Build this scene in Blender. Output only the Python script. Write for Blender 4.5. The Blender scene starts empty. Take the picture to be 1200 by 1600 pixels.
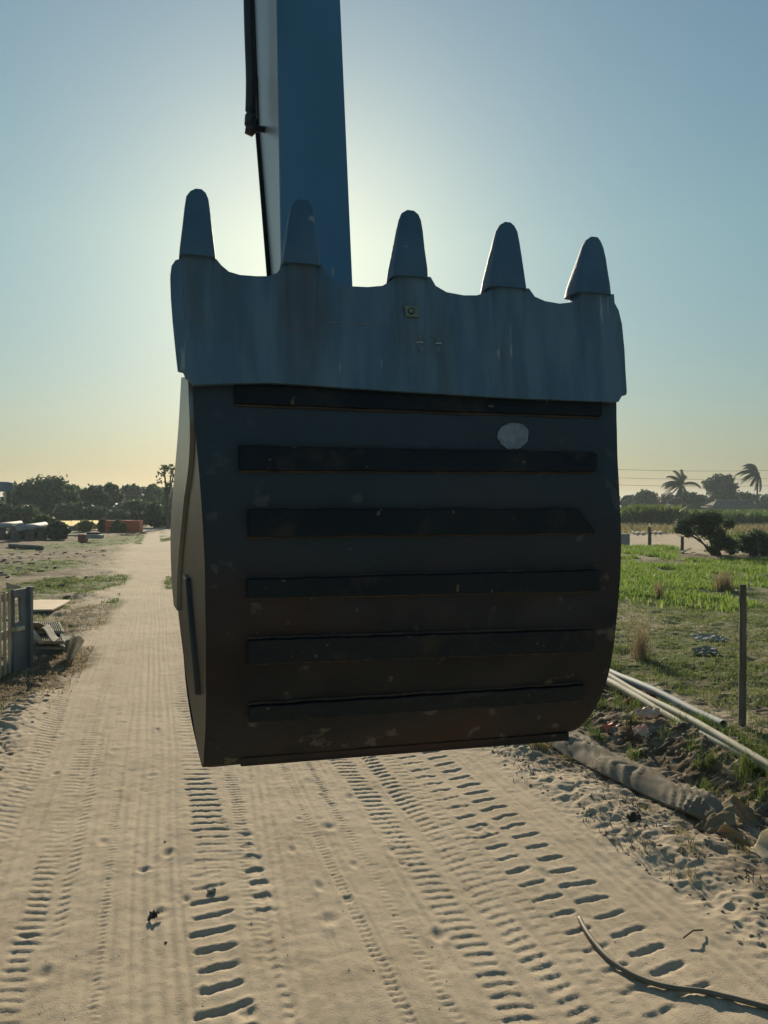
import bpy, bmesh, math, random
import numpy as np
from mathutils import Vector, Matrix
R = math.radians
random.seed(7); rng = np.random.default_rng(7)
sc = bpy.context.scene
COL = sc.collection

# ------------------------------------------------------------------ camera, sky, sun, exposure
H = 2.6; F = 1155.0; HAZE = .0004; PITCH = -math.atan(10/1155)
cam_d = bpy.data.cameras.new('camera'); cam = bpy.data.objects.new('camera', cam_d); COL.objects.link(cam)
cam.location = (0, 0, H); cam.rotation_euler = (R(90)+PITCH, 0, 0)
cam_d.sensor_fit = 'VERTICAL'; cam_d.sensor_height = 36; cam_d.sensor_width = 36; cam_d.lens = 36*F/1600
cam_d.clip_start = .05; cam_d.clip_end = 12000
sc.camera = cam
SUN_EL, SUN_AZ = 20.2, -6.1
world = bpy.data.worlds.new('World'); sc.world = world; world.use_nodes = True
wn = world.node_tree; wn.nodes.clear()
sky = wn.nodes.new('ShaderNodeTexSky'); sky.sky_type = 'NISHITA'; sky.sun_disc = False
sky.sun_elevation = R(SUN_EL); sky.sun_rotation = R(SUN_AZ); sky.altitude = 0
sky.air_density = 1.6; sky.dust_density = 0.5; sky.ozone_density = 5.0
tint = wn.nodes.new('ShaderNodeMix'); tint.data_type = 'RGBA'; tint.blend_type = 'MULTIPLY'
tint.inputs[0].default_value = 1
wtc = wn.nodes.new('ShaderNodeTexCoord'); wse = wn.nodes.new('ShaderNodeSeparateXYZ'); wrp = wn.nodes.new('ShaderNodeValToRGB')
wn.links.new(wtc.outputs['Generated'], wse.inputs[0]); wn.links.new(wse.outputs[2], wrp.inputs[0]); wn.links.new(wrp.outputs[0], tint.inputs[7])
wrp.color_ramp.elements[0].position = .05; wrp.color_ramp.elements[0].color = (.63, .66, .70, 1)     # dusty air low over the horizon
wrp.color_ramp.elements[1].position = .6; wrp.color_ramp.elements[1].color = (1.18, 1.17, .96, 1)
for pos_, col_ in ((.12, (.80, .80, .76, 1)), (.33, (1.10, 1.10, .87, 1))): wrp.color_ramp.elements.new(pos_).color = col_
bgn = wn.nodes.new('ShaderNodeBackground'); bgn.inputs[1].default_value = .0605
wo = wn.nodes.new('ShaderNodeOutputWorld')
wn.links.new(sky.outputs[0], tint.inputs[6]); wn.links.new(tint.outputs[2], bgn.inputs[0]); wn.links.new(bgn.outputs[0], wo.inputs[0])
sd = bpy.data.lights.new('sun', 'SUN'); sd.energy = 5.0; sd.angle = R(.55); sd.color = (1, .86, .64)
sun = bpy.data.objects.new('sun', sd); COL.objects.link(sun)
S = Vector((math.sin(R(SUN_AZ))*math.cos(R(SUN_EL)), math.cos(R(SUN_AZ))*math.cos(R(SUN_EL)), math.sin(R(SUN_EL))))
sun.rotation_euler = S.to_track_quat('Z', 'Y').to_euler(); sun.location = (0, 0, 30)
vs = sc.view_settings; vs.view_transform = 'Standard'; vs.look = 'None'; vs.gamma = 1; vs.exposure = 0.45
sc.cycles.max_bounces = 6; sc.cycles.transparent_max_bounces = 6

# ------------------------------------------------------------------ helpers
def ray(x, y):
    dx, dz = (x-600)/F, (800-y)/F
    return Vector((dx, math.cos(PITCH)-dz*math.sin(PITCH), math.sin(PITCH)+dz*math.cos(PITCH)))
def P(x, y, Y):
    d = ray(x, y); k = Y/d.y
    return Vector((d.x*k, Y, H+d.z*k))
def G(x, y, z=0.0):
    d = ray(x, y); k = (z-H)/d.z
    return Vector((d.x*k, d.y*k, z))
RA = R(17.1); rc, rs = math.cos(RA), math.sin(RA)
def ST(X, Y): return (-X*rs+Y*rc, X*rc+Y*rs)
def XY(s, t): return (t*rc-s*rs, t*rs+s*rc)

def tag(o, label=None, cat=None, group=None, kind=None):
    if label: o['label'] = label
    if cat: o['category'] = cat
    if group: o['group'] = group
    if kind: o['kind'] = kind
    return o
def empty(name, loc, label, cat, group=None):
    o = bpy.data.objects.new(name, None); COL.objects.link(o); o.location = loc; o.empty_display_size = .2
    return tag(o, label, cat, group)
def link(name, me, mat, parent=None, smooth=False, flat_z=None):
    o = bpy.data.objects.new(name, me); COL.objects.link(o)
    if mat: me.materials.append(mat)
    if smooth: me.polygons.foreach_set('use_smooth', [True]*len(me.polygons))
    if parent:
        o.parent = parent; loc = parent.matrix_basis.translation; q = parent.parent
        while q: loc = loc+q.matrix_basis.translation; q = q.parent
        if loc.length: me.transform(Matrix.Translation(-loc))
    return o
def mk(name, verts, faces, mat, parent=None, smooth=False):
    me = bpy.data.meshes.new(name); me.from_pydata([tuple(v) for v in verts], [], faces); me.update()
    return link(name, me, mat, parent, smooth)
def mknp(name, V, n, mat, parent=None, smooth=False, Fi=None):
    """V: (N,3); faces of n corners, consecutive vertices unless Fi given"""
    me = bpy.data.meshes.new(name); V = np.asarray(V, np.float32)
    if Fi is None: Fi = np.arange(len(V)).reshape(-1, n)
    Fi = np.asarray(Fi, np.int32)
    me.vertices.add(len(V)); me.vertices.foreach_set('co', V.ravel())
    me.loops.add(Fi.size); me.loops.foreach_set('vertex_index', Fi.ravel())
    me.polygons.add(len(Fi)); me.polygons.foreach_set('loop_start', np.arange(0, Fi.size, n, dtype=np.int32))
    me.polygons.foreach_set('loop_total', np.full(len(Fi), n, np.int32))
    me.update(calc_edges=True); me.validate()
    return link(name, me, mat, parent, smooth)
class MB:
    def __init__(s): s.v = []; s.f = []
    def add(s, vs_, fs):
        b = len(s.v); s.v += [Vector(v) for v in vs_]; s.f += [tuple(i+b for i in f) for f in fs]
    def box(s, c, sx, sy, sz, rot=None):
        M = rot or Matrix.Identity(3); c = Vector(c)
        vs_ = [c+M@Vector((a*sx/2, b*sy/2, d*sz/2)) for a in (-1, 1) for b in (-1, 1) for d in (-1, 1)]
        s.add(vs_, [(0, 1, 3, 2), (4, 6, 7, 5), (0, 4, 5, 1), (2, 3, 7, 6), (0, 2, 6, 4), (1, 5, 7, 3)])
    def beam(s, p0, p1, w, h, up=(0, 0, 1)):
        p0, p1 = Vector(p0), Vector(p1); d = (p1-p0); L = d.length; d.normalize()
        x = d.cross(Vector(up)); x = x.normalized() if x.length > 1e-4 else Vector((1, 0, 0)); z = x.cross(d)
        s.box((p0+p1)/2, w, L, h, Matrix((x, d, z)).transposed())
    def tube(s, pts, rad, n=10, cap=True):
        pts = [Vector(p) for p in pts]; rings = []; up = Vector((0, 0, 1))
        for i, p in enumerate(pts):
            d = (pts[min(i+1, len(pts)-1)]-pts[max(i-1, 0)]).normalized()
            x = d.cross(up)
            if x.length < .05: x = d.cross(Vector((0, 1, 0)))
            x.normalize(); y = x.cross(d); r = rad[i] if hasattr(rad, '__len__') else rad
            rings.append([p+x*r*math.cos(2*math.pi*k/n)+y*r*math.sin(2*math.pi*k/n) for k in range(n)])
        vs_ = [v for r_ in rings for v in r_]; fs = []
        for i in range(len(pts)-1):
            for k in range(n): fs.append((i*n+k, i*n+(k+1) % n, (i+1)*n+(k+1) % n, (i+1)*n+k))
        if cap: fs += [tuple(range(n))[::-1], tuple(range((len(pts)-1)*n, len(pts)*n))]
        s.add(vs_, fs)
    def loft(s, rings, cap=True):
        n = len(rings[0]); vs_ = [v for r_ in rings for v in r_]; fs = []
        for i in range(len(rings)-1):
            for k in range(n): fs.append((i*n+k, i*n+(k+1) % n, (i+1)*n+(k+1) % n, (i+1)*n+k))
        if cap: fs += [tuple(range(n))[::-1], tuple(range((len(rings)-1)*n, len(rings)*n))]
        s.add(vs_, fs)
    def sheet(s, grid, thick, off=None):
        """grid[i][j] of points -> closed sheet of the given thickness"""
        n, m = len(grid), len(grid[0]); Gd = [[Vector(p) for p in r_] for r_ in grid]
        def nrm(i, j):
            a = Gd[min(i+1, n-1)][j]-Gd[max(i-1, 0)][j]; b = Gd[i][min(j+1, m-1)]-Gd[i][max(j-1, 0)]
            c = a.cross(b); return c.normalized() if c.length > 1e-9 else Vector((0, 0, 1))
        N = [[Vector(off) if off else nrm(i, j) for j in range(m)] for i in range(n)]
        vs_ = [Gd[i][j] for i in range(n) for j in range(m)]+[Gd[i][j]+N[i][j]*thick for i in range(n) for j in range(m)]
        q = lambda i, j, t=0: t*n*m+i*m+j; fs = []
        for i in range(n-1):
            for j in range(m-1):
                fs.append((q(i, j), q(i, j+1), q(i+1, j+1), q(i+1, j))); fs.append((q(i, j, 1), q(i+1, j, 1), q(i+1, j+1, 1), q(i, j+1, 1)))
        for i in range(n-1):
            fs.append((q(i, 0), q(i+1, 0), q(i+1, 0, 1), q(i, 0, 1))); fs.append((q(i, m-1), q(i, m-1, 1), q(i+1, m-1, 1), q(i+1, m-1)))
        for j in range(m-1):
            fs.append((q(0, j), q(0, j, 1), q(0, j+1, 1), q(0, j+1))); fs.append((q(n-1, j), q(n-1, j+1), q(n-1, j+1, 1), q(n-1, j, 1)))
        s.add(vs_, fs)
    def build(s, name, mat, parent=None, smooth=False, bevel=0, subd=0):
        o = mk(name, s.v, s.f, mat, parent, smooth)
        bm = bmesh.new(); bm.from_mesh(o.data); bmesh.ops.recalc_face_normals(bm, faces=bm.faces); bm.to_mesh(o.data); bm.free()
        if smooth: o.data.polygons.foreach_set('use_smooth', [True]*len(o.data.polygons))
        if bevel:
            b = o.modifiers.new('bevel', 'BEVEL'); b.width = bevel; b.segments = 2; b.limit_method = 'ANGLE'
        if subd:
            b = o.modifiers.new('sub', 'SUBSURF'); b.levels = subd; b.render_levels = subd
        return o
_T = {}
def vnoise(x, y, seed=0):
    if seed not in _T: _T[seed] = np.random.default_rng(seed+100).random((256, 256)).astype(np.float64)
    T = _T[seed]; xi = np.floor(x).astype(np.int64); yi = np.floor(y).astype(np.int64); fx = x-xi; fy = y-yi
    fx = fx*fx*fx*(fx*(fx*6-15)+10); fy = fy*fy*fy*(fy*(fy*6-15)+10)
    a = T[xi & 255, yi & 255]; b = T[(xi+1) & 255, yi & 255]; c = T[xi & 255, (yi+1) & 255]; d = T[(xi+1) & 255, (yi+1) & 255]
    return (a*(1-fx)+b*fx)*(1-fy)+(c*(1-fx)+d*fx)*fy
def fbm(x, y, seed=0, o=4):
    r_ = 0; a = .5; t = 0
    for i in range(o): r_ = r_+a*vnoise(x*2**i+i*17.3, y*2**i+i*7.7, seed+i); t += a; a *= .5
    return r_/t
def sst(a, b, x):
    u = np.clip((x-a)/(b-a), 0, 1); return u*u*(3-2*u)

# ------------------------------------------------------------------ materials
def mat(name, c1, c2=None, scale=5, rough=.8, bump=0, bscale=None, metal=0, spec=.5, c3=None, s3=1.5, t3=(.55, .65), stretch=(1, 1, 1), coat=0, detail=6, bdist=.01, contrast=(.35, .65), fleck=None):
    m = bpy.data.materials.new(name); m.use_nodes = True; nt = m.node_tree; b = nt.nodes['Principled BSDF']
    b.inputs['Roughness'].default_value = rough; b.inputs['Metallic'].default_value = metal
    b.inputs['Specular IOR Level'].default_value = spec; b.inputs['Coat Weight'].default_value = coat
    tc = nt.nodes.new('ShaderNodeTexCoord'); mp = nt.nodes.new('ShaderNodeMapping'); mp.inputs['Scale'].default_value = stretch
    nt.links.new(tc.outputs['Object'], mp.inputs[0])
    def noise(s_, d=detail):
        n = nt.nodes.new('ShaderNodeTexNoise'); n.inputs['Scale'].default_value = s_; n.inputs['Detail'].default_value = d
        nt.links.new(mp.outputs[0], n.inputs['Vector']); return n
    def ramp(n, a, b_):
        r_ = nt.nodes.new('ShaderNodeMapRange'); r_.inputs[1].default_value = a; r_.inputs[2].default_value = b_
        nt.links.new(n.outputs[0], r_.inputs[0]); return r_
    def mix(f, a, b_):
        x = nt.nodes.new('ShaderNodeMix'); x.data_type = 'RGBA'; nt.links.new(f.outputs[0], x.inputs[0])
        for i, q in ((6, a), (7, b_)):
            if isinstance(q, tuple): x.inputs[i].default_value = (*q, 1)
            else: nt.links.new(q, x.inputs[i])
        return x.outputs[2]
    if c2 is None: c2 = tuple(v*.75 for v in c1)
    out = mix(ramp(noise(scale), *contrast), c1, c2)
    if c3: out = mix(ramp(noise(s3), *t3), out, c3)
    if fleck: out = mix(ramp(noise(fleck[1], 9), fleck[2], fleck[2]+.05), out, fleck[0])
    nt.links.new(out, b.inputs['Base Color'])
    if bump:
        bn = nt.nodes.new('ShaderNodeBump'); bn.inputs['Strength'].default_value = bump; bn.inputs['Distance'].default_value = bdist
        nt.links.new(noise(bscale or scale*4).outputs[0], bn.inputs['Height']); nt.links.new(bn.outputs[0], b.inputs['Normal'])
    return m
def leafmat(name, c1, c2, trans=.35, rough=.6):
    m = bpy.data.materials.new(name); m.use_nodes = True; nt = m.node_tree; b = nt.nodes['Principled BSDF']; out = nt.nodes['Material Output']
    b.inputs['Roughness'].default_value = rough; b.inputs['Specular IOR Level'].default_value = .25
    g = nt.nodes.new('ShaderNodeNewGeometry'); x = nt.nodes.new('ShaderNodeMix'); x.data_type = 'RGBA'
    x.inputs[6].default_value = (*c1, 1); x.inputs[7].default_value = (*c2, 1)
    nt.links.new(g.outputs['Random Per Island'], x.inputs[0]); nt.links.new(x.outputs[2], b.inputs['Base Color'])
    t = nt.nodes.new('ShaderNodeBsdfTranslucent'); nt.links.new(x.outputs[2], t.inputs[0])
    ms = nt.nodes.new('ShaderNodeMixShader'); ms.inputs[0].default_value = trans
    nt.links.new(b.outputs[0], ms.inputs[1]); nt.links.new(t.outputs[0], ms.inputs[2]); nt.links.new(ms.outputs[0], out.inputs[0])
    return m
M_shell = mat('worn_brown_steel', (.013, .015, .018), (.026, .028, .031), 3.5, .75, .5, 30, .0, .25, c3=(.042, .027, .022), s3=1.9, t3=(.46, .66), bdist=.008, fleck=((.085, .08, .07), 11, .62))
def glare_fade(m, col, z0, z1):  # windscreen glare put into the colour: bluer towards the top, noisy edge
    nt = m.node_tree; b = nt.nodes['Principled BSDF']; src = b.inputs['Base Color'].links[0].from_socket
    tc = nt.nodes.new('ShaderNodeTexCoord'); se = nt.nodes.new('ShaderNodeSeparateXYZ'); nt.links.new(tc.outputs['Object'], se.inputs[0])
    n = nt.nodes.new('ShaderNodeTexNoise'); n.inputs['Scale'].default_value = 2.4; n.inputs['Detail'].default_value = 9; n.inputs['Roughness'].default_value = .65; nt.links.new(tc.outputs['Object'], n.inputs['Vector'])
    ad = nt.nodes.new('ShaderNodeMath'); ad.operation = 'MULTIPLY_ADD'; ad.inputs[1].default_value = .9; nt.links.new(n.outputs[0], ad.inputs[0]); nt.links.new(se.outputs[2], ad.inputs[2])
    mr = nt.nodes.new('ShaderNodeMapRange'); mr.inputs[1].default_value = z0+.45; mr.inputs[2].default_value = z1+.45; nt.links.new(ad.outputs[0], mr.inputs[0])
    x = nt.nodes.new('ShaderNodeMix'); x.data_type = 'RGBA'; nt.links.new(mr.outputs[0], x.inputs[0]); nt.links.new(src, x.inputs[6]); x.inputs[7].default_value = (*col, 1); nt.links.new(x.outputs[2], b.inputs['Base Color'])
glare_fade(M_shell, (.036, .064, .086), 2.1, 3.1)
M_lip = mat('scoured_glare_blue_steel', (.050, .125, .205), (.078, .165, .25), 5, .65, .35, 30, .0, .5, c3=(.050, .085, .125), s3=2.6, t3=(.48, .68), stretch=(3.2, 3.2, .45), contrast=(.42, .6), fleck=((.22, .28, .32), 9, .67), bdist=.006)  # windscreen glare put into the base colour as extra blue
M_bar = mat('dark_wear_steel', (.006, .014, .021), (.013, .020, .026), 6, .8, .8, 25, 0, .25, bdist=.012, c3=(.03, .03, .03), s3=7, t3=(.58, .70), fleck=((.11, .09, .06), 30, .68))
M_weld = mat('rusty_weld', (.055, .042, .034), (.03, .028, .028), 9, .85, .4, 60, contrast=(.4, .55))
M_side = mat('brown_side_steel', (.040, .040, .037), (.065, .062, .056), 5, .4, .15, 30, .3, .5, c3=(.04, .03, .025), s3=3, t3=(.5, .7))
M_cut = mat('polished_cutter_steel', (.13, .145, .145), (.19, .20, .195), 5, .32, .15, 30, .4, .5)
M_tooth = mat('forged_tooth_steel', (.042, .105, .175), (.062, .135, .21), 6, .65, .4, 25, .0, .5, bdist=.006, fleck=((.24, .26, .27), 12, .68))
M_arm = mat('shaded_blue_arm_paint', (.040, .155, .29), (.055, .19, .35), 1.6, .55, .15, 12, 0, .5, c3=(.034, .125, .235), s3=1.3, t3=(.5, .7), stretch=(1, 1, .35), fleck=((.16, .25, .32), 14, .70))  # front-face shade and blue glare put into the arm colour
M_armside = mat('sky_sheen_arm_paint', (.26, .31, .34), (.32, .37, .40), 2, .35, .03, 20, 0, .6)  # sky reflection on the side face put in as a paler colour
M_hose = mat('black_rubber', (.03, .035, .045), (.02, .02, .03), 8, .45)
M_glare = mat('glass_glare', (.13, .19, .15), (.10, .15, .12), 40, .6)  # colour of the reflection square on the lip
M_scuff = mat('scuffed_metal', (.22, .26, .30), (.12, .15, .18), 25, .55)
M_pvc = mat('dusty_pvc', (.42, .40, .31), (.30, .28, .21), 3, .75, .1, 20, c3=(.25, .21, .14), s3=4, t3=(.58, .7))
M_pvcb = mat('bluish_pvc', (.33, .37, .38), (.27, .28, .27), 3, .7)
M_canvas = mat('dusty_canvas', (.22, .19, .145), (.14, .12, .09), 3, .8, .5, 180, 0, .15, c3=(.14, .105, .07), s3=3, t3=(.5, .65), bdist=.003)
M_canvas2 = mat('pale_canvas', (.78, .70, .52), (.60, .52, .38), 5, .9, .4, 120, 0, .15, bdist=.003)
M_post = mat('weathered_post', (.14, .135, .10), (.075, .07, .05), 6, .9, .5, 30, stretch=(3, 3, .4))
M_wood = mat('pale_timber', (.48, .42, .32), (.36, .30, .22), 5, .85, .3, 30, stretch=(2, 2, .6))
M_greyp = mat('blue_grey_painted_panel', (.12, .15, .17), (.085, .105, .12), 3, .6, .2, 20)
M_board = mat('beige_board', (.55, .43, .30), (.46, .33, .22), 2, .8, .1, 20, c3=(.2, .12, .08), s3=2, t3=(.68, .72))
M_fibre = mat('fibre_cement', (.5, .47, .40), (.34, .32, .27), 3, .85, .2, 20)
M_cloth = mat('white_sack', (.66, .63, .56), (.45, .42, .36), 6, .9, .3, 60)
M_red = mat('red_plastic_scrap', (.5, .16, .10), (.38, .12, .08), 8, .6)
M_pink = mat('pink_scrap', (.7, .4, .34), (.6, .5, .4), 8, .6)
M_orange = mat('orange_crate_plastic', (.62, .13, .045), (.5, .10, .035), 3, .55)
M_conc = mat('pale_concrete', (.62, .58, .45), (.48, .44, .34), 2, .9, .2, 10)
M_dconc = mat('arch_shade_dark', (.12, .13, .13), (.08, .085, .09), 2, .9, .2, 10)
M_zinc = mat('zinc_sheet', (.36, .37, .36), (.24, .25, .25), 2, .7, .1, 10, .3)
M_tank = mat('blue_tank', (.07, .17, .25), (.06, .14, .21), 2, .5)
M_wall = mat('far_wall', (.35, .37, .38), (.28, .3, .32), .6, .9)
M_roof = mat('far_thatch_roof', (.15, .125, .09), (.1, .085, .065), .8, .9)
M_bark = mat('bark', (.09, .07, .05), (.05, .04, .03), 3, .95, .4, 15)
M_stone = mat('stone', (.26, .24, .20), (.16, .15, .13), 20, .9, .3, 60)
M_dark = mat('black_scrap', (.03, .03, .03), (.05, .05, .045), 20, .7)
M_soilclod = mat('soil_clod', (.27, .21, .14), (.17, .13, .085), 10, .95, .6, 40)
L_dark = leafmat('leaf_dark', (.045, .072, .042), (.09, .13, .065))
L_bush = leafmat('leaf_bush', (.038, .065, .035), (.08, .12, .055), .4)
L_mid = leafmat('leaf_mid', (.065, .10, .048), (.12, .16, .075))
L_yel = leafmat('leaf_yellowish', (.13, .16, .04), (.2, .2, .07), .4)
L_brown = leafmat('leaf_brown', (.10, .075, .045), (.14, .11, .06))
L_palm = leafmat('leaf_palm', (.04, .055, .028), (.07, .085, .04), .3)
L_lush = leafmat('grass_lush', (.12, .21, .03), (.26, .35, .08), .5)
L_verge = leafmat('grass_verge', (.07, .12, .02), (.15, .19, .05), .45)
L_dry = leafmat('grass_dry', (.17, .16, .06), (.27, .22, .11), .4)
L_dry2 = leafmat('grass_patchy', (.10, .15, .045), (.22, .24, .09), .45)
L_litter = leafmat('leaf_litter', (.05, .038, .025), (.13, .10, .065), .2)
L_tan = leafmat('grass_tan', (.24, .18, .11), (.32, .25, .16), .35)
L_crop = leafmat('crop_leaf', (.06, .12, .03), (.13, .19, .06), .45)

def thin(m, f):
    nt = m.node_tree; b = nt.nodes['Principled BSDF']; out = nt.nodes['Material Output']; t = nt.nodes.new('ShaderNodeBsdfTranslucent'); ms = nt.nodes.new('ShaderNodeMixShader'); ms.inputs[0].default_value = f
    nt.links.new(b.inputs['Base Color'].links[0].from_socket, t.inputs[0]); nt.links.new(b.outputs[0], ms.inputs[1]); nt.links.new(t.outputs[0], ms.inputs[2]); nt.links.new(ms.outputs[0], out.inputs[0])
M_canvasT = mat('thin_brown_canvas', (.36, .29, .19), (.24, .19, .125), 6, .9, .5, 120, 0, .15, bdist=.003)
thin(M_canvasT, .35); thin(M_canvas2, .5); thin(M_cloth, .5); thin(M_fibre, .25)
# ------------------------------------------------------------------ ground
def spaced(a, b, base, g0, grow):
    out = [a]; 
    while out[-1] < b: out.append(out[-1]+base+grow*max(0, out[-1]-g0))
    return out
sp = spaced(3.2, 7.5, .0125, 1e9, 0)+[]
sp = sp[:-1]+spaced(7.5, 14, .016, 7.5, .0035)
sp = sp[:-1]+spaced(14, 4200, .04, 14, .012)
sn = [3.2-v for v in spaced(.03, 300, .05, .3, .15)][::-1]
Sg = np.array(sn+sp)
tp = spaced(3.7, 3500, .018, 3.7, .007)
tm = spaced(-1.6, 3.7, .0125, 1e9, 0)[:-1]
tn = [-1.6-v for v in spaced(.016, 3500, .02, .2, .009)][::-1]
Tg = np.array(tn+tm+tp)
SS, TT = np.meshgrid(Sg, Tg, indexing='ij')
X_ = TT*rc-SS*rs; Y_ = TT*rs+SS*rc

def wob(s, seed, a): return (vnoise(s*.35, s*0+seed*3.1, seed)-.5)*2*a
def lug(s, t, t0, w, pitch, depth, duty=.42, s0=-50, s1=60, skew=0.0, ph=0.0, rim=.28, wb=.03, seed=1, fade=.35, edge=.03):
    tt = t-t0-wob(s, seed, wb)
    u = (s+skew*tt+ph+(vnoise(s*1.3, t*2, seed+3)-.5)*pitch*.22)/pitch
    k = np.floor(u); fr = u-k
    rnd = vnoise(k*1.0+.5, k*0+seed*5.3, seed+2)
    ww = w/2*(.7+.5*rnd); tt = tt+(vnoise(s*9, t*9, seed+6)-.5)*.035
    box = sst(ww+edge*.5, ww-edge*.5, np.abs(tt))
    dq = duty*(.75+.6*vnoise(k*1.7+.5, k*0+seed*2.3, seed+7))*(1-.55*np.clip(np.abs(tt)/ww, 0, 1)**2.5)
    xx = fr-.5+.08*(vnoise(s*9, t*9, seed+8)-.5)+.07*(vnoise(s*30, t*30, seed+9)-.5); c = np.abs(xx)
    g = sst(-dq*1.25, dq*.15, xx)*sst(dq*.5+.07, dq*.5-.06, xx)*(.8+.4*vnoise(s*25, t*25, seed+4))
    hole = g*box
    rimz = sst(.13, .0, np.abs(xx-duty*.5-.13))*box
    amp = np.clip(1.1-fade*2*vnoise(s*.6, t*0+seed*1.7, seed+5), .15, 1.1)*(sst(s0, s0+.6, s)*sst(s1, s1-1.5, s))
    return (-depth*hole+depth*rim*rimz)*amp
def rib(s, t, t0, w, n, depth, seed, wb=.04):
    tt = (t-t0-wob(s, seed, wb))/(w/2)
    m_ = sst(1.05, .9, np.abs(tt)); return -depth*m_*(.55+.45*np.cos(tt*math.pi*n))*(.5+.8*vnoise(s*.5, t*0+seed, seed+1))
def height(s, t):
    X = t*rc-s*rs; Y = t*rs+s*rc
    far = sst(34, 16, s)
    z = (fbm(s*.35, t*.35, 11, 3)-.5)*.09
    road = sst(-1.7, -1.1, t)*sst(3.6, 3.1, t)
    rough = 1-road
    # loose ground off the road
    z = z+rough*((fbm(s*2.2, t*2.2, 21, 4)-.45)*.10+np.abs(fbm(s*6, t*6, 31, 3)-.5)*-.08+(fbm(s*16, t*16, 35, 3)-.5)*.03*far+(fbm(s*.9, t*.9, 33, 2)-.5)*.12)*sst(200, 60, np.abs(s))
    z = z+(fbm(s*9, t*9, 41, 3)-.5)*.010*far
    z = z+(fbm(s*22, t*22, 45, 3)-.5)*.0045*sst(16, 8, s)
    # berm right of the road and trench behind the roll
    z = z+.09*np.exp(-((t-3.75)/.35)**2)*(.4+.9*vnoise(s*1.1, t, 51))*far
    z = z-.10*np.exp(-((t-4.95)/.28)**2)*far+.15*np.exp(-((t-5.65)/.45)**2)*(.5+.9*vnoise(s*1.6, t*2.2, 52))*far-(t > 4.7)*np.abs(fbm(s*5, t*5, 37, 3)-.5)*.16*sst(6.4, 5.9, t)*sst(4.7, 5.1, t)*far
    z = z+.05*np.exp(-((t+1.75)/.4)**2)*(vnoise(s*.8, t, 53))*far
    # tracks
    d = rib(s, t, .02, .34, 4, .012, 3)+rib(s, t, -.25, .3, 3, .006, 4)+rib(s, t, .95, .5, 5, .007, 5)+rib(s, t, 3.15, .26, 3, .009, 6)+rib(s, t, 1.62, .3, 4, .006, 7)+rib(s, t, -1.05, .3, 3, .006, 8)
    d = d*.6+rib(s, t-.07*(s-5.5), .80, .22, 3, .007, 101)+rib(s, t+.05*(s-6), 2.0, .2, 3, .004, 105)+(fbm(s*.9, t*26, 91, 3)-.5)*.010*sst(-1.5, -1.2, t)*sst(3.5, 3.2, t)
    far2 = sst(40, 15, s)
    L = lug(s, t, .32, .29, .189, .017, .22, 0, 5.9, -.15, .03, seed=61, fade=.05, wb=.01)
    L = L+lug(s, t, .37, .28, .13, .010, .28, 5.0, 40, .25, 0, seed=62, fade=.45)
    L = L+lug(s, t, .68, .13, .189, .016, .4, 4.4, 6.6, 0, .08, seed=63, fade=.2)
    L = L+lug(s, t, .62, .06, .085, .010, .5, 0, 5.0, 0, 0, seed=64)
    L = L+lug(s, t, -.74, .16, .088, .008, .42, 3, 30, .3, 0, seed=65, wb=.04, fade=.5)
    L = L+lug(s, t, -.60, .08, .088, .006, .42, 4.5, 30, -.4, .04, seed=66, wb=.04, fade=.5)
    L = L+lug(s, t-.05*(s-6), .62, .12, .06, .005, .45, 4, 30, .3, 0, seed=111, wb=.05)
    L = L+lug(s, t, -.32, .05, .05, .005, .5, 0, 30, 0, 0, seed=67)
    L = L+lug(s, t, -1.25, .22, .10, .008, .45, 6, 30, .5, 0, seed=68, fade=.6, wb=.08)
    L = L+lug(s, t, -1.75, .4, .2, .022, .45, 7, 30, .6, 0, seed=69, fade=.5)
    L = L+lug(s, t, 1.22, .07, .052, .006, .5, 0, 30, 0, 0, seed=70, wb=.05)+rib(s, t, 1.22, .11, 2, .006, 71, .05)
    L = L+lug(s, t, 1.45, .06, .052, .007, .5, 0, 30, 0, 0, seed=71, wb=.04)
    L = L+lug(s, t, 1.78, .20, .092, .009, .42, 0, 30, .2, 0, seed=72, wb=.03)
    L = L+lug(s, t, 2.08, .18, .092, .010, .42, 0, 30, -.2, .03, seed=73, wb=.03)
    L = L+lug(s, t, 2.46, .22, .189, .012, .15, 0, 40, -.12, .09, seed=74, fade=.3, wb=.02)
    L = L+lug(s, t, 2.27, .12, .094, .006, .3, 0, 40, 0, .02, seed=75, fade=.3, wb=.03)
    L = L+lug(s, t, 2.76, .25, .189, .014, .15, 0, 40, -.15, 0, seed=76, fade=.06, wb=.02)
    z = z+(d+L)*far2*sst(-2.1, -1.7, t)*(1-.0*t)
    # blunt oval wheel print
    z = z-.012*np.exp(-(((s-(4.05))/.22)**2+((t-1.55)/.12)**2))
    # pits and footprints
    for k in range(46):
        r1 = np.random.default_rng(900+k); ss, tq = r1.uniform(3.4, 9.5), r1.uniform(-1.4, 3.0); a, b = r1.uniform(.03, .07), r1.uniform(.02, .045)
        mm = (np.abs(s-ss) < .4) & (np.abs(t-tq) < .4)
        q = ((s[mm]-ss)/a)**2+((t[mm]-tq)/b)**2
        z[mm] += -r1.uniform(.006, .018)*np.exp(-q)+.004*np.exp(-(np.sqrt(q)-1.6)**2*2)
    return z
Z_ = height(SS, TT)
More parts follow.
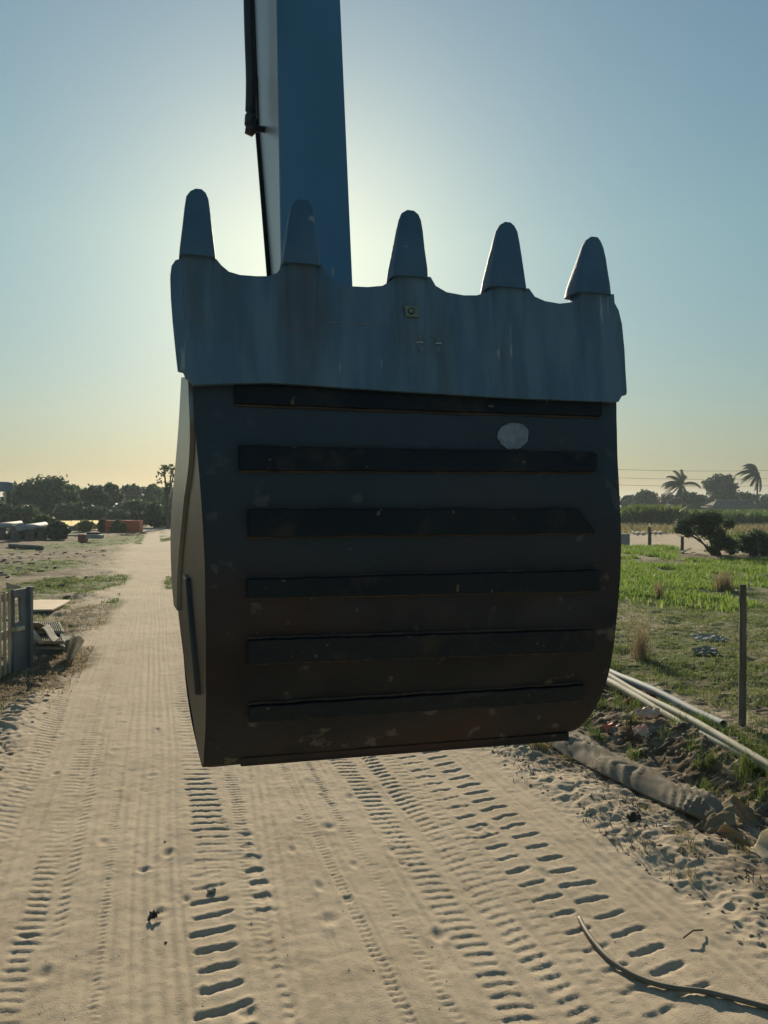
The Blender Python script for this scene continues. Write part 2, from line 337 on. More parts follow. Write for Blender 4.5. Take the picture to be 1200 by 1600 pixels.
def zat(X, Y):
    s, t = ST(np.atleast_1d(np.asarray(X, float)), np.atleast_1d(np.asarray(Y, float)))
    i = np.clip(np.searchsorted(Sg, s)-1, 0, len(Sg)-2); j = np.clip(np.searchsorted(Tg, t)-1, 0, len(Tg)-2)
    a = np.clip((s-Sg[i])/(Sg[i+1]-Sg[i]), 0, 1); b = np.clip((t-Tg[j])/(Tg[j+1]-Tg[j]), 0, 1)
    return (Z_[i, j]*(1-a)+Z_[i+1, j]*a)*(1-b)+(Z_[i, j+1]*(1-a)+Z_[i+1, j+1]*a)*b
def z1(X, Y): return float(zat(X, Y)[0])
def GG(x, y, dz=0):
    p = G(x, y); p = G(x, y, z1(p.x, p.y)); p.z += dz; return p

def ell(px0, px1, py0, py1, soft=.35, seed=0, ns=.8):
    c = G((px0+px1)/2, (py0+py1)/2); Ya = G(600, py1).y; Yb = G(600, py0).y; cy = (Ya+Yb)/2; ry = (Yb-Ya)/2
    cx = ((px0+px1)/2-600)/F*cy; rx = (px1-px0)/2/F*cy
    return (cx, cy, rx, ry)
def ellmask(X, Y, e, n=0, lo=1.25, hi=.75):
    cx, cy, rx, ry = e; return sst(lo, hi, np.sqrt(((X-cx)/rx)**2+((Y-cy)/ry)**2)+n)
nz = (fbm(X_*.9, Y_*.9, 81, 4)-.5)*1.6
nz2 = (fbm(X_*.25, Y_*.25, 85, 4)-.5)*1.6
G_ell = [ell(80, 212, 898, 926), ell(105, 225, 836, 862), ell(-60, 110, 875, 905), ell(242, 275, 838, 850), ell(245, 300, 885, 945), ell(30, 110, 903, 925)]
D_ell = [ell(70, 200, 940, 1000), ell(-80, 90, 1050, 1110), ell(170, 240, 830, 842), ell(60, 170, 1010, 1060)]
field = sst(6.4, 7.4, TT+nz*.5)*sst(-5, 2, Y_)
side_ok = np.maximum(sst(-.8, -1.1, TT+nz*.25), sst(.1, .4, TT+nz*.25)); green = np.zeros_like(X_); dry = np.zeros_like(X_); soil = np.zeros_like(X_)
for e in G_ell: green = np.maximum(green, ellmask(X_, Y_, e, nz*.6)*side_ok)
for e in D_ell: dry = np.maximum(dry, ellmask(X_, Y_, e, nz*.6)*side_ok)
lush = field*sst(19.5, 23, Y_+nz*5)*sst(36, 33, Y_+nz)
lush2 = field*sst(35, 37, Y_+nz)*sst(46, 44, Y_+nz*2)*sst(.43, .39, X_/np.maximum(Y_, 1)+nz*.03)
green = np.maximum(green, np.maximum(lush, lush2)*(.75+.5*nz))
green = np.maximum(green, field*sst(8, 14, Y_+nz*3)*sst(24, 20, Y_)*(.35+.6*sst(.35, .6, nz2+.5)))
green = np.maximum(green, field*sst(95, 105, Y_))
green = np.maximum(green, sst(-30, -60, TT)*.6)
dry = np.maximum(dry, field*sst(24, 18, Y_)*(.55+.4*nz))
dry = np.maximum(dry, field*sst(64, 70, Y_)*sst(105, 96, Y_))
dry = np.maximum(dry, sst(75, 110, Y_)*(1-field)*.9)
dry = np.maximum(dry, sst(-1.3, -2.6, TT+nz*.8)*(.75+.5*nz2)); soil = np.maximum(soil, sst(-1.8, -3.2, TT+nz*.8)*sst(-.22, .25, nz)*.9*sst(75, 55, Y_))
soil = np.maximum(soil, field*sst(15, 11, Y_+nz*2.5)*(.75+.5*nz))
soil = np.maximum(soil, field*sst(32, 33.5, Y_+nz)*sst(37, 35.5, Y_))  # shade strip between the grass bands, painted with soil colour
soil = np.maximum(soil, field*sst(35, 36.5, Y_+nz)*sst(41, 39, Y_)*sst(.38, .43, X_/np.maximum(Y_, 1)+nz*.03))  # shadow of the bushes on the bank, painted with soil colour
soil = np.maximum(soil, sst(4.6, 5.0, TT+nz*.2)*sst(7.0, 6.3, TT+nz*.2)*(1.0+.4*nz)*sst(60, 30, SS))
soil = np.maximum(soil, .95*sst(3.4, 3.9, TT+nz*.35)*sst(5.2, 4.8, TT)*(.72+1.1*nz)*sst(60, 30, SS)*sst(40, 25, SS))
soil = np.maximum(soil, .6*ellmask(X_, Y_, ell(-80, 70, 1045, 1105), nz*.8))
soil = np.maximum(soil, ellmask(X_, Y_, ell(-60, 130, 833, 860), nz*.5)*.7)
bd = np.stack([green, dry, soil, np.ones_like(green)], -1).clip(0, 1)
n, m = SS.shape
idx = np.arange(n*m).reshape(n, m)
Fq = np.stack([idx[:-1, :-1], idx[:-1, 1:], idx[1:, 1:], idx[1:, :-1]], -1).reshape(-1, 4)[:, ::-1]
def gmat():
    mt = bpy.data.materials.new('sandy_ground'); mt.use_nodes = True; nt = mt.node_tree; b = nt.nodes['Principled BSDF']
    b.inputs['Roughness'].default_value = .95; b.inputs['Specular IOR Level'].default_value = .12
    at = nt.nodes.new('ShaderNodeAttribute'); at.attribute_name = 'zone'; se = nt.nodes.new('ShaderNodeSeparateColor'); nt.links.new(at.outputs[0], se.inputs[0])
    tc = nt.nodes.new('ShaderNodeTexCoord')
    def noise(s_, d=6, r_=.6):
        q = nt.nodes.new('ShaderNodeTexNoise'); q.inputs['Scale'].default_value = s_; q.inputs['Detail'].default_value = d; q.inputs['Roughness'].default_value = r_
        nt.links.new(tc.outputs['Object'], q.inputs['Vector']); return q.outputs[0]
    def mr(x, a, b_, c=0, d=1):
        q = nt.nodes.new('ShaderNodeMapRange'); nt.links.new(x, q.inputs[0])
        for i, v in enumerate((a, b_, c, d)): q.inputs[i+1].default_value = v
        return q.outputs[0]
    def mix(f, a, b_):
        q = nt.nodes.new('ShaderNodeMix'); q.data_type = 'RGBA'; nt.links.new(f, q.inputs[0])
        for i, v in ((6, a), (7, b_)):
            if isinstance(v, tuple): q.inputs[i].default_value = (*v, 1)
            else: nt.links.new(v, q.inputs[i])
        return q.outputs[2]
    def mul(a, b_):
        q = nt.nodes.new('ShaderNodeMath'); q.operation = 'MULTIPLY'; nt.links.new(a, q.inputs[0]); nt.links.new(b_, q.inputs[1]); return q.outputs[0]
    sand = mix(mr(noise(.9), .35, .65), (.44, .368, .278), (.375, .308, .225))
    sand = mix(mr(noise(120, 3, .8), .38, .72, 0, .6), sand, (.50, .41, .30))
    sand = mix(mr(noise(90, 3, .8), .54, .72, 0, .55), sand, (.25, .195, .13))
    sand = mix(mr(noise(24, 5), .60, .70, 0, .55), sand, (.27, .21, .14))
    sand = mix(mr(noise(2.3, 4), .50, .68, 0, .35), sand, (.29, .23, .155))
    soilc = mix(mr(noise(7), .35, .65), (.065, .048, .030), (.15, .11, .07))
    dryc = mix(mr(noise(5), .35, .65), (.11, .09, .048), (.20, .16, .09))
    grc = mix(mr(noise(6), .35, .65), (.055, .085, .02), (.12, .15, .045))
    c = mix(mul(se.outputs[1], mr(noise(3), .3, .5)), sand, dryc)
    c = mix(mul(se.outputs[2], mr(noise(4), .25, .5)), c, soilc)
    c = mix(mul(se.outputs[0], mr(noise(2.5), .28, .48)), c, grc)
    nt.links.new(c, b.inputs['Base Color'])
    bn = nt.nodes.new('ShaderNodeBump'); bn.inputs['Strength'].default_value = .8; bn.inputs['Distance'].default_value = .006
    nt.links.new(noise(110, 4), bn.inputs['Height']); nt.links.new(bn.outputs[0], b.inputs['Normal']); return mt
ground = mknp('ground', np.stack([X_, Y_, Z_], -1).reshape(-1, 3), 4, gmat(), smooth=True, Fi=Fq)
ca = ground.data.color_attributes.new('zone', 'FLOAT_COLOR', 'POINT'); ca.data.foreach_set('color', bd.reshape(-1).astype(np.float32))
tag(ground, kind='structure')

# ------------------------------------------------------------------ excavator (bucket + arm)
BA = R(16.5); U = Vector((math.cos(BA), math.sin(BA), 0)); V = Vector((-math.sin(BA), math.cos(BA), 0)); O = Vector((-.58, 2.3, 0))
CAM = Vector((0, 0, H))
def BP(x, y, v):
    d = ray(x, y); k = (v+O.dot(V))/d.dot(V); return CAM+d*k
def BF(x, y, fv, push=0):
    v = 0
    for _ in range(12): v = fv(BP(x, y, v).z-H)+push
    return BP(x, y, v)
def uvw(p): q = p-O; return (q.dot(U), q.dot(V), p.z-H)
def PT(u, v, w): return O+U*u+V*v+Vector((0, 0, H+w))
def u_at(x, v, w):
    a = (x-600)/F; c, s_ = math.cos(PITCH), math.sin(PITCH)
    # (Ox+u*Ux+v*Vx) = a*((Oy+u*Uy+v*Vy)*c + w*s)
    return (a*((O.y+v*V.y)*c+w*s_)-O.x-v*V.x)/(U.x-a*U.y*c)
def spline(pts, n):
    """Catmull-Rom resample of tuples"""
    P_ = [Vector(p) for p in pts]; P_ = [P_[0]*2-P_[1]]+P_+[P_[-1]*2-P_[-2]]; out = []
    for i in range(1, len(P_)-2):
        for k in range(n):
            t = k/n; a, b, c, d = P_[i-1:i+3]
            out.append(.5*((2*b)+(c-a)*t+(2*a-5*b+4*c-d)*t*t+(3*b-a-3*c+d)*t**3))
    out.append(P_[-2]); return out
rows = [(301, 588, 966, .0), (303, 640, 967, -.03), (308, 700, 968, -.065), (313, 760, 971, -.09), (317, 820, 973, -.10), (320, 880, 973, -.105),
        (321, 940, 971, -.095), (322, 1000, 967, -.07), (322, 1050, 962, -.03), (322, 1100, 954, .02), (321, 1140, 943, .08), (319, 1175, 926, .15), (317, 1200, 900, .22)]
prof = []   # (ul, ur, v, w)
for xl, yl, xr, v in rows:
    p = BP(xl, yl, v); w = p.z-H; prof.append((uvw(p)[0], u_at(xr, v, w), v, w))
bul, bur, bv, bw = prof[-1]
back = [(bul-.005, bur+.01, bv+.10, bw-.005), (bul-.02, bur+.03, bv+.25, bw+.05), (bul-.04, bur+.06, bv+.42, bw+.20), (bul-.05, bur+.08, bv+.58, bw+.42), (bul-.06, bur+.09, bv+.68, bw+.66), (bul-.06, bur+.09, bv+.72, bw+.86)]
top_ = [(prof[0][0], prof[0][1], .03, prof[0][3]+.12)]
allp = top_+prof+back
sp4 = spline([(a, b, c) for a, b, c, d in allp], 4); sp4w = spline([(d, 0, 0) for a, b, c, d in allp], 4)
fvx = np.array([p[3] for p in prof])[::-1]; fvy = np.array([p[2] for p in prof])[::-1]
shell_v = lambda w: float(np.interp(w, fvx, fvy))
exc = empty('excavator', (-.2, 3.4, 0), 'excavator arm with large dark five-toothed bucket raised above the sandy road', 'excavator')
mb = MB(); gl = []
for a, b_ in zip(sp4, sp4w):
    ul, ur, v = a; w = b_[0]; r_ = []
    for k in range(61):
        e = k/60; edge = max(0, (abs(e-.5)-.47)/.03); r_.append(PT(ul+(ur-ul)*e, v+.012*edge**2+.007*(float(fbm(np.array([e*7.]), np.array([w*5.+20]), 121, 3)[0])-.5), w))
    gl.append(r_)
mb.sheet(gl, -.028, off=None)
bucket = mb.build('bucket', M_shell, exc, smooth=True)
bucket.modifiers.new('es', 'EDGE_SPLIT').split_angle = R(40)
# side plates
def BPY(q): p = PT(*q)-CAM; return 790-p.z/p.y*F
sidepx = [(290, 590, .16), (284, 680, .42), (275, 780, .62), (272, 830, .72), (273, 890, .74), (277, 945, .68), (290, 1050, .5), (304, 1140, .34), (312, 1187, .27), (317, 1199, .235)]
def sidepts(n):
    fr = spline([(a, c, d) for a, b, c, d in prof], 6); bk = spline([uvw(BP(x, y, v)) for x, y, v in sidepx], 6)
    def rs_(L, n):
        d = [0]
        for i in range(1, len(L)): d.append(d[-1]+(L[i]-L[i-1]).length)
        return [Vector([float(np.interp(d[-1]*k/n, d, [q[c] for q in L])) for c in range(3)]) for k in range(n+1)]
    return rs_(fr, n), rs_(bk, n)
fr, bk = sidepts(26)
for f in fr: f.y += .014; f.x += .001
mb = MB(); mb.sheet([[PT(*(f.lerp(b_, e))) for e in (0, .25, .5, .75, 1)] for f, b_ in zip(fr, bk)], .02, off=U)
sp_l = mb.build('side_plate', M_side, bucket, smooth=True); sp_l.modifiers.new('es', 'EDGE_SPLIT').split_angle = R(40)
mid = (bul+bur)/2
def mir(q, w_ur): return PT(w_ur-(q[0]-bul)*1.0, q[1], q[2])
urs = [-.003+float(np.interp(f[2], fvx, np.array([p[1] for p in prof])[::-1])) for f in fr]
uls = [float(np.interp(f[2], fvx, np.array([p[0] for p in prof])[::-1])) for f in fr]
mb = MB(); mb.sheet([[PT(ur_-.005-(q.x-ul_)*.4, q.y, q.z) for q in (f.lerp(b_, e) for e in (0, .25, .5, .75, 1))] for f, b_, ur_, ul_ in zip(fr, bk, urs, uls)], .02, off=-U)
mb.build('side_plate', M_side, bucket, smooth=True).modifiers.new('es', 'EDGE_SPLIT').split_angle = R(40)
# left raised side cutter along the mouth and welded bar low on the side
ic = [i for i in range(len(bk)) if BPY(bk[i]) < 952]
mb = MB(); nn_ = len(ic)
mb.sheet([[PT(*(fr[i].lerp(bk[i], max(.02, e0)+(1.0-max(.02, e0))*e)))-U*.014 for e in (0, .35, .7, 1)] for i, e0 in ((i, .02 if BPY(bk[i]) < 640 else float(np.interp(BPY(bk[i]), [640, 760, 950], [.02, .50, .86]))) for i in ic)], .022, off=U)
mb.build('side_cutter', M_cut, bucket, smooth=True).modifiers.new('es', 'EDGE_SPLIT').split_angle = R(40)
ib = [i for i in range(len(bk)) if 925 < BPY(fr[i]) < 1120]
mb = MB(); nb_ = len(ib)
mb.sheet([[PT(*(fr[i].lerp(bk[i], e_)))-U*.016 for e_ in (.52-.20*k/nb_, .42-.20*k/nb_)] for k, i in enumerate(ib)], .03, off=U); mb.build('weld_bar', M_side, bucket, bevel=.006)
# wear bars; topmost puts the shade gap below the lip in as a bar
bars = [(366, 601, 935, 624, 366, 632, 935, 652, .016), (372, 697, 926, 708, 373, 735, 926, 738, .02), (386, 795, 897, 795, 387, 838, 925, 832, .02), (385, 904, 928, 890, 385, 933, 929, 922, .024),
        (386, 998, 922, 982, 386, 1036, 922, 1016, .022), (388, 1101, 907, 1068, 388, 1126, 905, 1092, .022)]
for (x0, y0, x1, y1, x2, y2, x3, y3, th) in bars:
    g = []
    for i in range(4):
        e = i/3; r_ = []
        for k in range(33):
            q = k/32; xa = x0+(x1-x0)*q; ya = y0+(y1-y0)*q; xb = x2+(x3-x2)*q; yb = y2+(y3-y2)*q
            # straight bars follow the shell in 3-D: use end points
            r_.append((xa+(xb-xa)*e, ya+(yb-ya)*e+random.uniform(-.7, .7)*(i in (0, 3))))
        g.append(r_)
    mb = MB(); mb.sheet([[BF(x, y, shell_v, .012) for x, y in r_] for r_ in g], th+.012, off=-V); mb.build('wear_shade_bar', M_bar, bucket, bevel=.005)
    for rr_, sg in ((g[0], -1), (g[3], 1)):
        pts = [BF(rr_[0][0]+(rr_[-1][0]-rr_[0][0])*k/120, float(np.interp(k/120, np.linspace(0, 1, len(rr_)), [q_[1] for q_ in rr_]))+sg*1.2, shell_v, -.003) for k in range(121)]
        mb = MB(); mb.tube(pts, [.0035+.003*random.random() for _ in pts], 6); mb.build('weld_bead', M_weld, bucket, smooth=True)
g = [[BF(375+(885-375)*k/20, 1182+(1142-1182)*k/20+dy, shell_v, .01) for k in range(21)] for dy in (0, 7, 13)]
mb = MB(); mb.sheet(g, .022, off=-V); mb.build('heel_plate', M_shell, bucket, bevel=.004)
# lip plate
lipf = lambda w: -.045+.10*(w-.4)
lo = [(338, 404), (346, 414), (358, 424), (375, 429), (400, 431), (420, 431), (433, 426), (444, 412), (503, 412), (510, 428), (522, 440), (552, 447), (575, 448), (598, 446), (612, 438), (617, 432),
      (673, 432), (681, 446), (698, 456), (725, 461), (745, 461), (760, 457), (768, 450), (827, 450), (836, 463), (852, 470), (875, 474), (893, 472), (903, 464), (960, 459),
      (961, 473), (967, 484), (972, 505), (976, 545), (978, 580), (980, 610), (979, 617), (972, 619), (967, 628), (960, 628), (900, 626), (800, 622), (700, 616), (600, 610), (500, 603), (420, 598), (340, 600), (302, 601), (298, 594), (290, 588), (287, 579),
      (278, 577), (275, 550), (270, 500), (267, 460), (266, 430), (268, 415), (274, 406), (284, 403)]
bm = bmesh.new(); vsb = [bm.verts.new(BF(x, y, lipf)) for x, y in lo]; f = bm.faces.new(vsb)
bmesh.ops.triangulate(bm, faces=[f]); ex = bmesh.ops.extrude_face_region(bm, geom=bm.faces[:]); bmesh.ops.translate(bm, verts=[e for e in ex['geom'] if isinstance(e, bmesh.types.BMVert)], vec=V*.05)
bmesh.ops.recalc_face_normals(bm, faces=bm.faces)
me = bpy.data.meshes.new('lip_plate'); bm.to_mesh(me); bm.free(); lip = link('lip_plate', me, M_lip, bucket)
b = lip.modifiers.new('bevel', 'BEVEL'); b.width = .008; b.segments = 3; b.limit_method = 'ANGLE'; b.angle_limit = R(50)
teeth = [[(295, 305, 316), (299, 297, 322), (307, 291, 326), (322, 288.5, 328.5), (352, 285, 332), (384, 281, 336.5), (398, 280, 338)],
         [(312, 466, 482), (317, 459, 487), (325, 455, 490), (340, 452, 492.5), (365, 449, 496), (395, 445, 501), (411, 443, 503)],
         [(328.5, 636, 648), (333, 629, 655), (341, 626.5, 659), (358, 624, 662.5), (385, 621, 666), (415, 617, 671), (431, 616, 672)],
         [(347, 789, 799), (351, 783, 805), (359, 779.5, 810), (376, 777, 814), (402, 773.5, 819), (430, 770, 824), (448, 768, 827)],
         [(370, 924, 935), (375, 918, 940), (384, 915, 944.5), (400, 912, 949), (420, 908.5, 953), (442, 905, 957.5), (457, 903, 959.5)]]
def ringat(xl, xr, y, thick, fwd, n=28, pw=5.5, mid=None):
    a = BF(xl, y, lipf, -fwd); b_ = BF(xr, y, lipf, -fwd); b_.z = (a.z+b_.z)/2; a.z = b_.z
    c = (a+b_)/2; hw = (b_-a).length/2; dx = (b_-a).normalized(); c = c+V*(thick/2); out = []
    for k in range(n):
        t = 2*math.pi*k/n; ct, st = math.cos(t), math.sin(t)
        out.append(c+dx*hw*math.copysign(abs(ct)**(2/pw), ct)+V*thick/2*math.copysign(abs(st)**(2/pw), st))
    return out
for ti, tr in enumerate(teeth):
    th = [.018, .03, .04, .055, .08, .105, .115]
    tooth_p = MB()
    fw = [-.03, -.026, -.02, -.008, .008, .025, .03]
    tooth_p.loft([ringat(xl, xr, y, th[i], fw[i]) for i, (y, xl, xr) in enumerate(tr)])
    tooth_p.build('tooth', M_tooth, bucket, smooth=True).modifiers.new('es', 'EDGE_SPLIT').split_angle = R(50)
    y, xl, xr = tr[-1]
    ad = MB()
    c_ = (xl+xr)/2; hw = (xr-xl)/2
    sh = [(y-14, .86, .085, .016), (y+1, .86, .085, .016), (y+10, .96, .09, .012), (y+30, .92, .07, .010), (y+62, .84, .05, .008), (y+96, .72, .03, .006), (y+108, .6, .02, .001)]
    if ti in (0, 4): sh = [(a_, b_, c2, d_) for a_, b_, c2, d_ in sh]
    dxs = [0, 0, 0, 0, 0][ti]
    ad.loft([ringat(c_-hw*k, c_+hw*k, yy, t_, f_, pw=4) for yy, k, t_, f_ in sh])
    ad.build('tooth_adapter', M_lip, bucket, smooth=True).modifiers.new('es', 'EDGE_SPLIT').split_angle = R(45)
# glass reflections put in as ringed square, dashes and arcs; scratch, scoured patch
stk = empty  # (name kept short for reuse below)
def flatpatch(name, pts, m_, push, fv=lipf, parent=bucket, th=.002):
    k = len(pts); a = [BF(x, y, fv, -push) for x, y in pts]; b_ = [p+V*th for p in a]
    mb = MB(); mb.add(a+b_, [tuple(range(k)), tuple(range(k, 2*k))[::-1]]+[(i, (i+1) % k, k+(i+1) % k, k+i) for i in range(k)]); return mb.build(name, m_, parent)
st = flatpatch('glare_square', [(632, 477), (652, 478.5), (655, 495.5), (634, 494)], M_glare, .016)
def ringpatch(cx, cy, r0, r1, a0, a1, m_, name, push, fv=lipf, n=24):
    mb = MB(); P0 = []
    for k in range(n+1):
        t = R(a0+(a1-a0)*k/n); P0.append([BF(cx+r*math.cos(t), cy-r*math.sin(t), fv, -push) for r in (r0, r1)])
    mb.sheet(P0, .0015, off=V); return mb
rp = ringpatch(643, 486, 4.2, 5.2, 0, 360, M_bar, 'ring', .0175); q = ringpatch(643, 487, 2.2, 3, 200, 340, M_bar, 'r', .0175); rp.add(q.v, q.f)
rp.build('glare_ring', M_bar, bucket)
M_mk1 = mat('bright_glare', (.5, .52, .5), None, 20, .5); M_mk2 = mat('dull_glare', (.2, .24, .25), None, 60, .6)  # reflection tones for the dashes and arcs
for (x0, x1, y) in ((651.5, 661.5, 534.5), (681, 690, 536)):
    q = [BF(x, yy, lipf, -.008) for x, yy in ((x0, y-.7), (x1, y-.7), (x1, y+.7), (x0, y+.7))]; cm = MB(); cm.add(q+[p+V*.0015 for p in q], [(0, 1, 2, 3), (4, 7, 6, 5), (0, 4, 5, 1), (1, 5, 6, 2), (2, 6, 7, 3), (3, 7, 4, 0)]); cm.build('glare_mark', M_mk1, bucket)
for a0, a1 in ((110, 168), (192, 235), (12, 70), (305, 348)):
    for r in (17.5, 14):
        ringpatch(671, 537, r-1.1, r, a0+random.uniform(0, 6), a1-random.uniform(0, 8), None, '', .0075, n=8).build('glare_mark', M_mk2, bucket)
q = [BF(x, y, lipf, -.002) for x, y in ((514, 502.4), (620, 508), (620, 508.7), (514, 503.6))]
cm = MB(); cm.add(q+[p+V*.001 for p in q], [(0, 1, 2, 3), (4, 7, 6, 5), (0, 4, 5, 1), (1, 5, 6, 2), (2, 6, 7, 3), (3, 7, 4, 0)]); cm.build('scratch', M_scuff, bucket)
def blob(cx, cy, rx, ry, seed, n=28):
    r1 = random.Random(seed); return [(cx+rx*math.cos(2*math.pi*k/n)*(1+r1.uniform(-.09, .09)), cy+ry*math.sin(2*math.pi*k/n)*(1+r1.uniform(-.09, .09))) for k in range(n)]
flatpatch('bare_patch', blob(802, 681, 24, 21, 3), M_scuff, .007, fv=shell_v)
# arm
arm_f = MB()
def apx(x, y, v): return BP(x, y, v)
AV = 1.12
fb = [apx(443, 560, AV), apx(556, 560, AV)]; ft = [apx(431, -130, AV), apx(526, -130, AV)]
fbl = apx(436, 560, AV+.35); ftl = apx(391.5, -130, AV+.62)
def below(a, b_, k): return a+(a-b_)*k
ftop = [ft[0]+(ft[0]-fb[0])*.35, ft[1]+(ft[1]-fb[1])*.35]
fbot = [fb[0]+(fb[0]-ft[0])*.12, fb[1]+(fb[1]-ft[1])*.12]
dB, dT = .38, .62
th = .02
arm_m = MB()
def slab(a, b_, c, d, off): q = [a, b_, c, d]; arm_m.add(q+[p+off for p in q], [(0, 1, 2, 3), (4, 7, 6, 5), (0, 4, 5, 1), (1, 5, 6, 2), (2, 6, 7, 3), (3, 7, 4, 0)])
slab(fbot[0], fbot[1], ftop[1], ftop[0], V*th)
arm = arm_m.build('arm', M_arm, exc, bevel=.004)
zu = Vector((0, 0, 1))
def lerp(a, b_, t): return a+(b_-a)*t
# side webs: left pale one, right one, back plate
def web(a, b_, c, d, off, name, m_):
    mb = MB(); q = [a, b_, c, d]; mb.add(q+[p+off for p in q], [(0, 1, 2, 3), (4, 7, 6, 5), (0, 4, 5, 1), (1, 5, 6, 2), (2, 6, 7, 3), (3, 7, 4, 0)]); return mb.build(name, m_, arm, bevel=.003)
# far edge of left web from its outline in the photo: (400,0) (405,200) (427,432)
def vfor(x, base_u, w):      # depth at which a point of given u shows at px x
    lo_, hi = AV, AV+3
    for _ in range(40):
        md = (lo_+hi)/2
        if u_at(x, md, w) < base_u: lo_ = md
        else: hi = md
    return lo_
pb = fbot[0]; pt_ = ftop[0]; ub, _, wb0 = uvw(pb); ut, _, wt0 = uvw(pt_)
def uline(w): return ub+(ut-ub)*(w-wb0)/(wt0-wb0)
pl = []
for x, y in ((424.5, 430), (405.5, 200), (398, 0)):
    v = AV+.5
    for _ in range(10):
        w = BP(x, y, v).z-H; lo_, hi = AV+.05, AV+2.5
        for _ in range(30):
            md = (lo_+hi)/2; xx = PT(uline(w), md, w); dd = xx-CAM; px = 600+F*dd.x/(dd.y*math.cos(PITCH)+dd.z*math.sin(PITCH))
            if px > x: lo_ = md
            else: hi = md
        v = lo_
    pl.append((v, w))
def vback(w):
    a = np.array(sorted([(w_, v_) for v_, w_ in pl])); return float(np.interp(w, a[:, 0], a[:, 1])) if a[0, 0] <= w <= a[-1, 0] else float(a[0, 1]+(a[1, 1]-a[0, 1])/(a[1, 0]-a[0, 0])*(w-a[0, 0]) if w < a[0, 0] else a[-1, 1])
print('armback', pl, 'w', wb0, wt0)
ws = [wb0, *[pl[0][1], pl[1][1]-.45, pl[1][1], pl[2][1]], wt0]
ws = sorted(ws)
mb = MB(); mb.sheet([[PT(uline(w)-.002, AV+.02+(vback(w)-AV-.02)*e, w) for e in (0, .5, 1)] for w in ws], .018, off=U); mb.build('arm_web', M_armside, arm)
du = (fbot[1]-fbot[0]).dot(U); du2 = (ftop[1]-ftop[0]).dot(U)
def duw(w): return du+(du2-du)*(w-wb0)/(wt0-wb0)
mb = MB(); mb.sheet([[PT(uline(w)+duw(w)-.02, AV+.02+(vback(w)-AV-.02)*e, w) for e in (0, .5, 1)] for w in ws], .018, off=U); mb.build('arm_web', M_armside, arm)
mb = MB(); mb.sheet([[PT(uline(w)-.022+(duw(w)+.03)*e, vback(w), w) for e in (0, .5, 1)] for w in ws], .03, off=V); mb.build('arm_flange', M_bar, arm)
# diagonal weld seam with shaded doubler on the pale web, bolts
def wp(x, y, out=.004):
    lo_, hi = AV, AV+2.5
    for _ in range(40):
        md = (lo_+hi)/2; p = BP(x, y, md); uu, vv, w = uvw(p)
        if uu > uline(w): lo_ = md
        else: hi = md
    return p-U*out
mb = MB(); mb.tube([wp(436, 135), wp(424, 190), wp(411, 240)], .008, 6); mb.build('weld_seam', M_armside, arm)
for x, y in ((419, 22), (413, 44), (409, 98), (417, 152), (409, 87)):
    mb = MB(); p = wp(x, y, 0); mb.tube([p, p-U*.012], .011, 8); mb.build('bolt', M_hose, arm)
# hydraulic pipe with elbow and clamp pin
hv = AV+.42
hp = [BP(x, y, hv) for x, y in ((388, -60), (388.5, 0), (390, 60), (392, 120), (391.5, 165), (390, 196))]
mb = MB(); mb.tube(spline(hp, 4), .027, 12); mb.build('hydraulic_pipe', M_hose, arm, smooth=True)
mb = MB(); mb.tube([BP(383.5, 201, hv), BP(391, 203, hv), BP(397, 198, hv)], [.024, .034, .028], 12); mb.tube([BP(395, 200, hv), BP(418, 203, hv+.12)], .017, 10); mb.build('pipe_fitting', M_hose, arm, smooth=True)
mb = MB(); mb.tube([BP(401, 120, hv+.02), BP(402.5, 185, hv+.02)], .007, 6); mb.build('bracket', M_hose, arm)
# bucket ears, pin and links behind the bucket
for uu in (.12, .50):
    mb = MB(); pts = [(.55, -.30), (.72, -.62), (.95, -.45), (1.28, -.02), (1.33, .12), (1.22, .2), (1.0, .05)]
    a = [PT(uu, v, w) for v, w in pts]; k = len(a); b_ = [p+U*.04 for p in a]
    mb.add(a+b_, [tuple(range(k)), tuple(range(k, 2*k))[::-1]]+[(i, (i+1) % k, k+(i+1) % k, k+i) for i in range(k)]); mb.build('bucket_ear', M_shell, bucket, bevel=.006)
mb = MB(); mb.tube([PT(.05, 1.26, .08), PT(.62, 1.26, .08)], .045, 16); mb.build('pivot_pin', M_tooth, bucket, smooth=True)

# ------------------------------------------------------------------ loose things by the road
# black hose lying on the sand
hp = [(315, 865), (350, 930), (400, 1000), (470, 1070), (560, 1130), (650, 1170), (760, 1195), (900, 1215), (1020, 1240), (1200, 1285), (1400, 1325)]
pts = spline([tuple(GG(800+x/3, 1150+y/3)) for x, y in hp], 6)
zz = np.array([z1(p.x, p.y) for p in pts]); zz = np.convolve(np.pad(zz, 9, mode='edge'), np.ones(19)/19, 'valid')
pts = [Vector((p.x, p.y, z_+.018)) for p, z_ in zip(pts, zz)]
mb = MB(); mb.tube(pts, .0145, 10); tag(mb.build('hose', mat('sandy_hose', (.17, .15, .11), (.12, .105, .08), 6, .6), smooth=True), 'thin grey-brown hose curving across the track prints at lower right', 'hose')
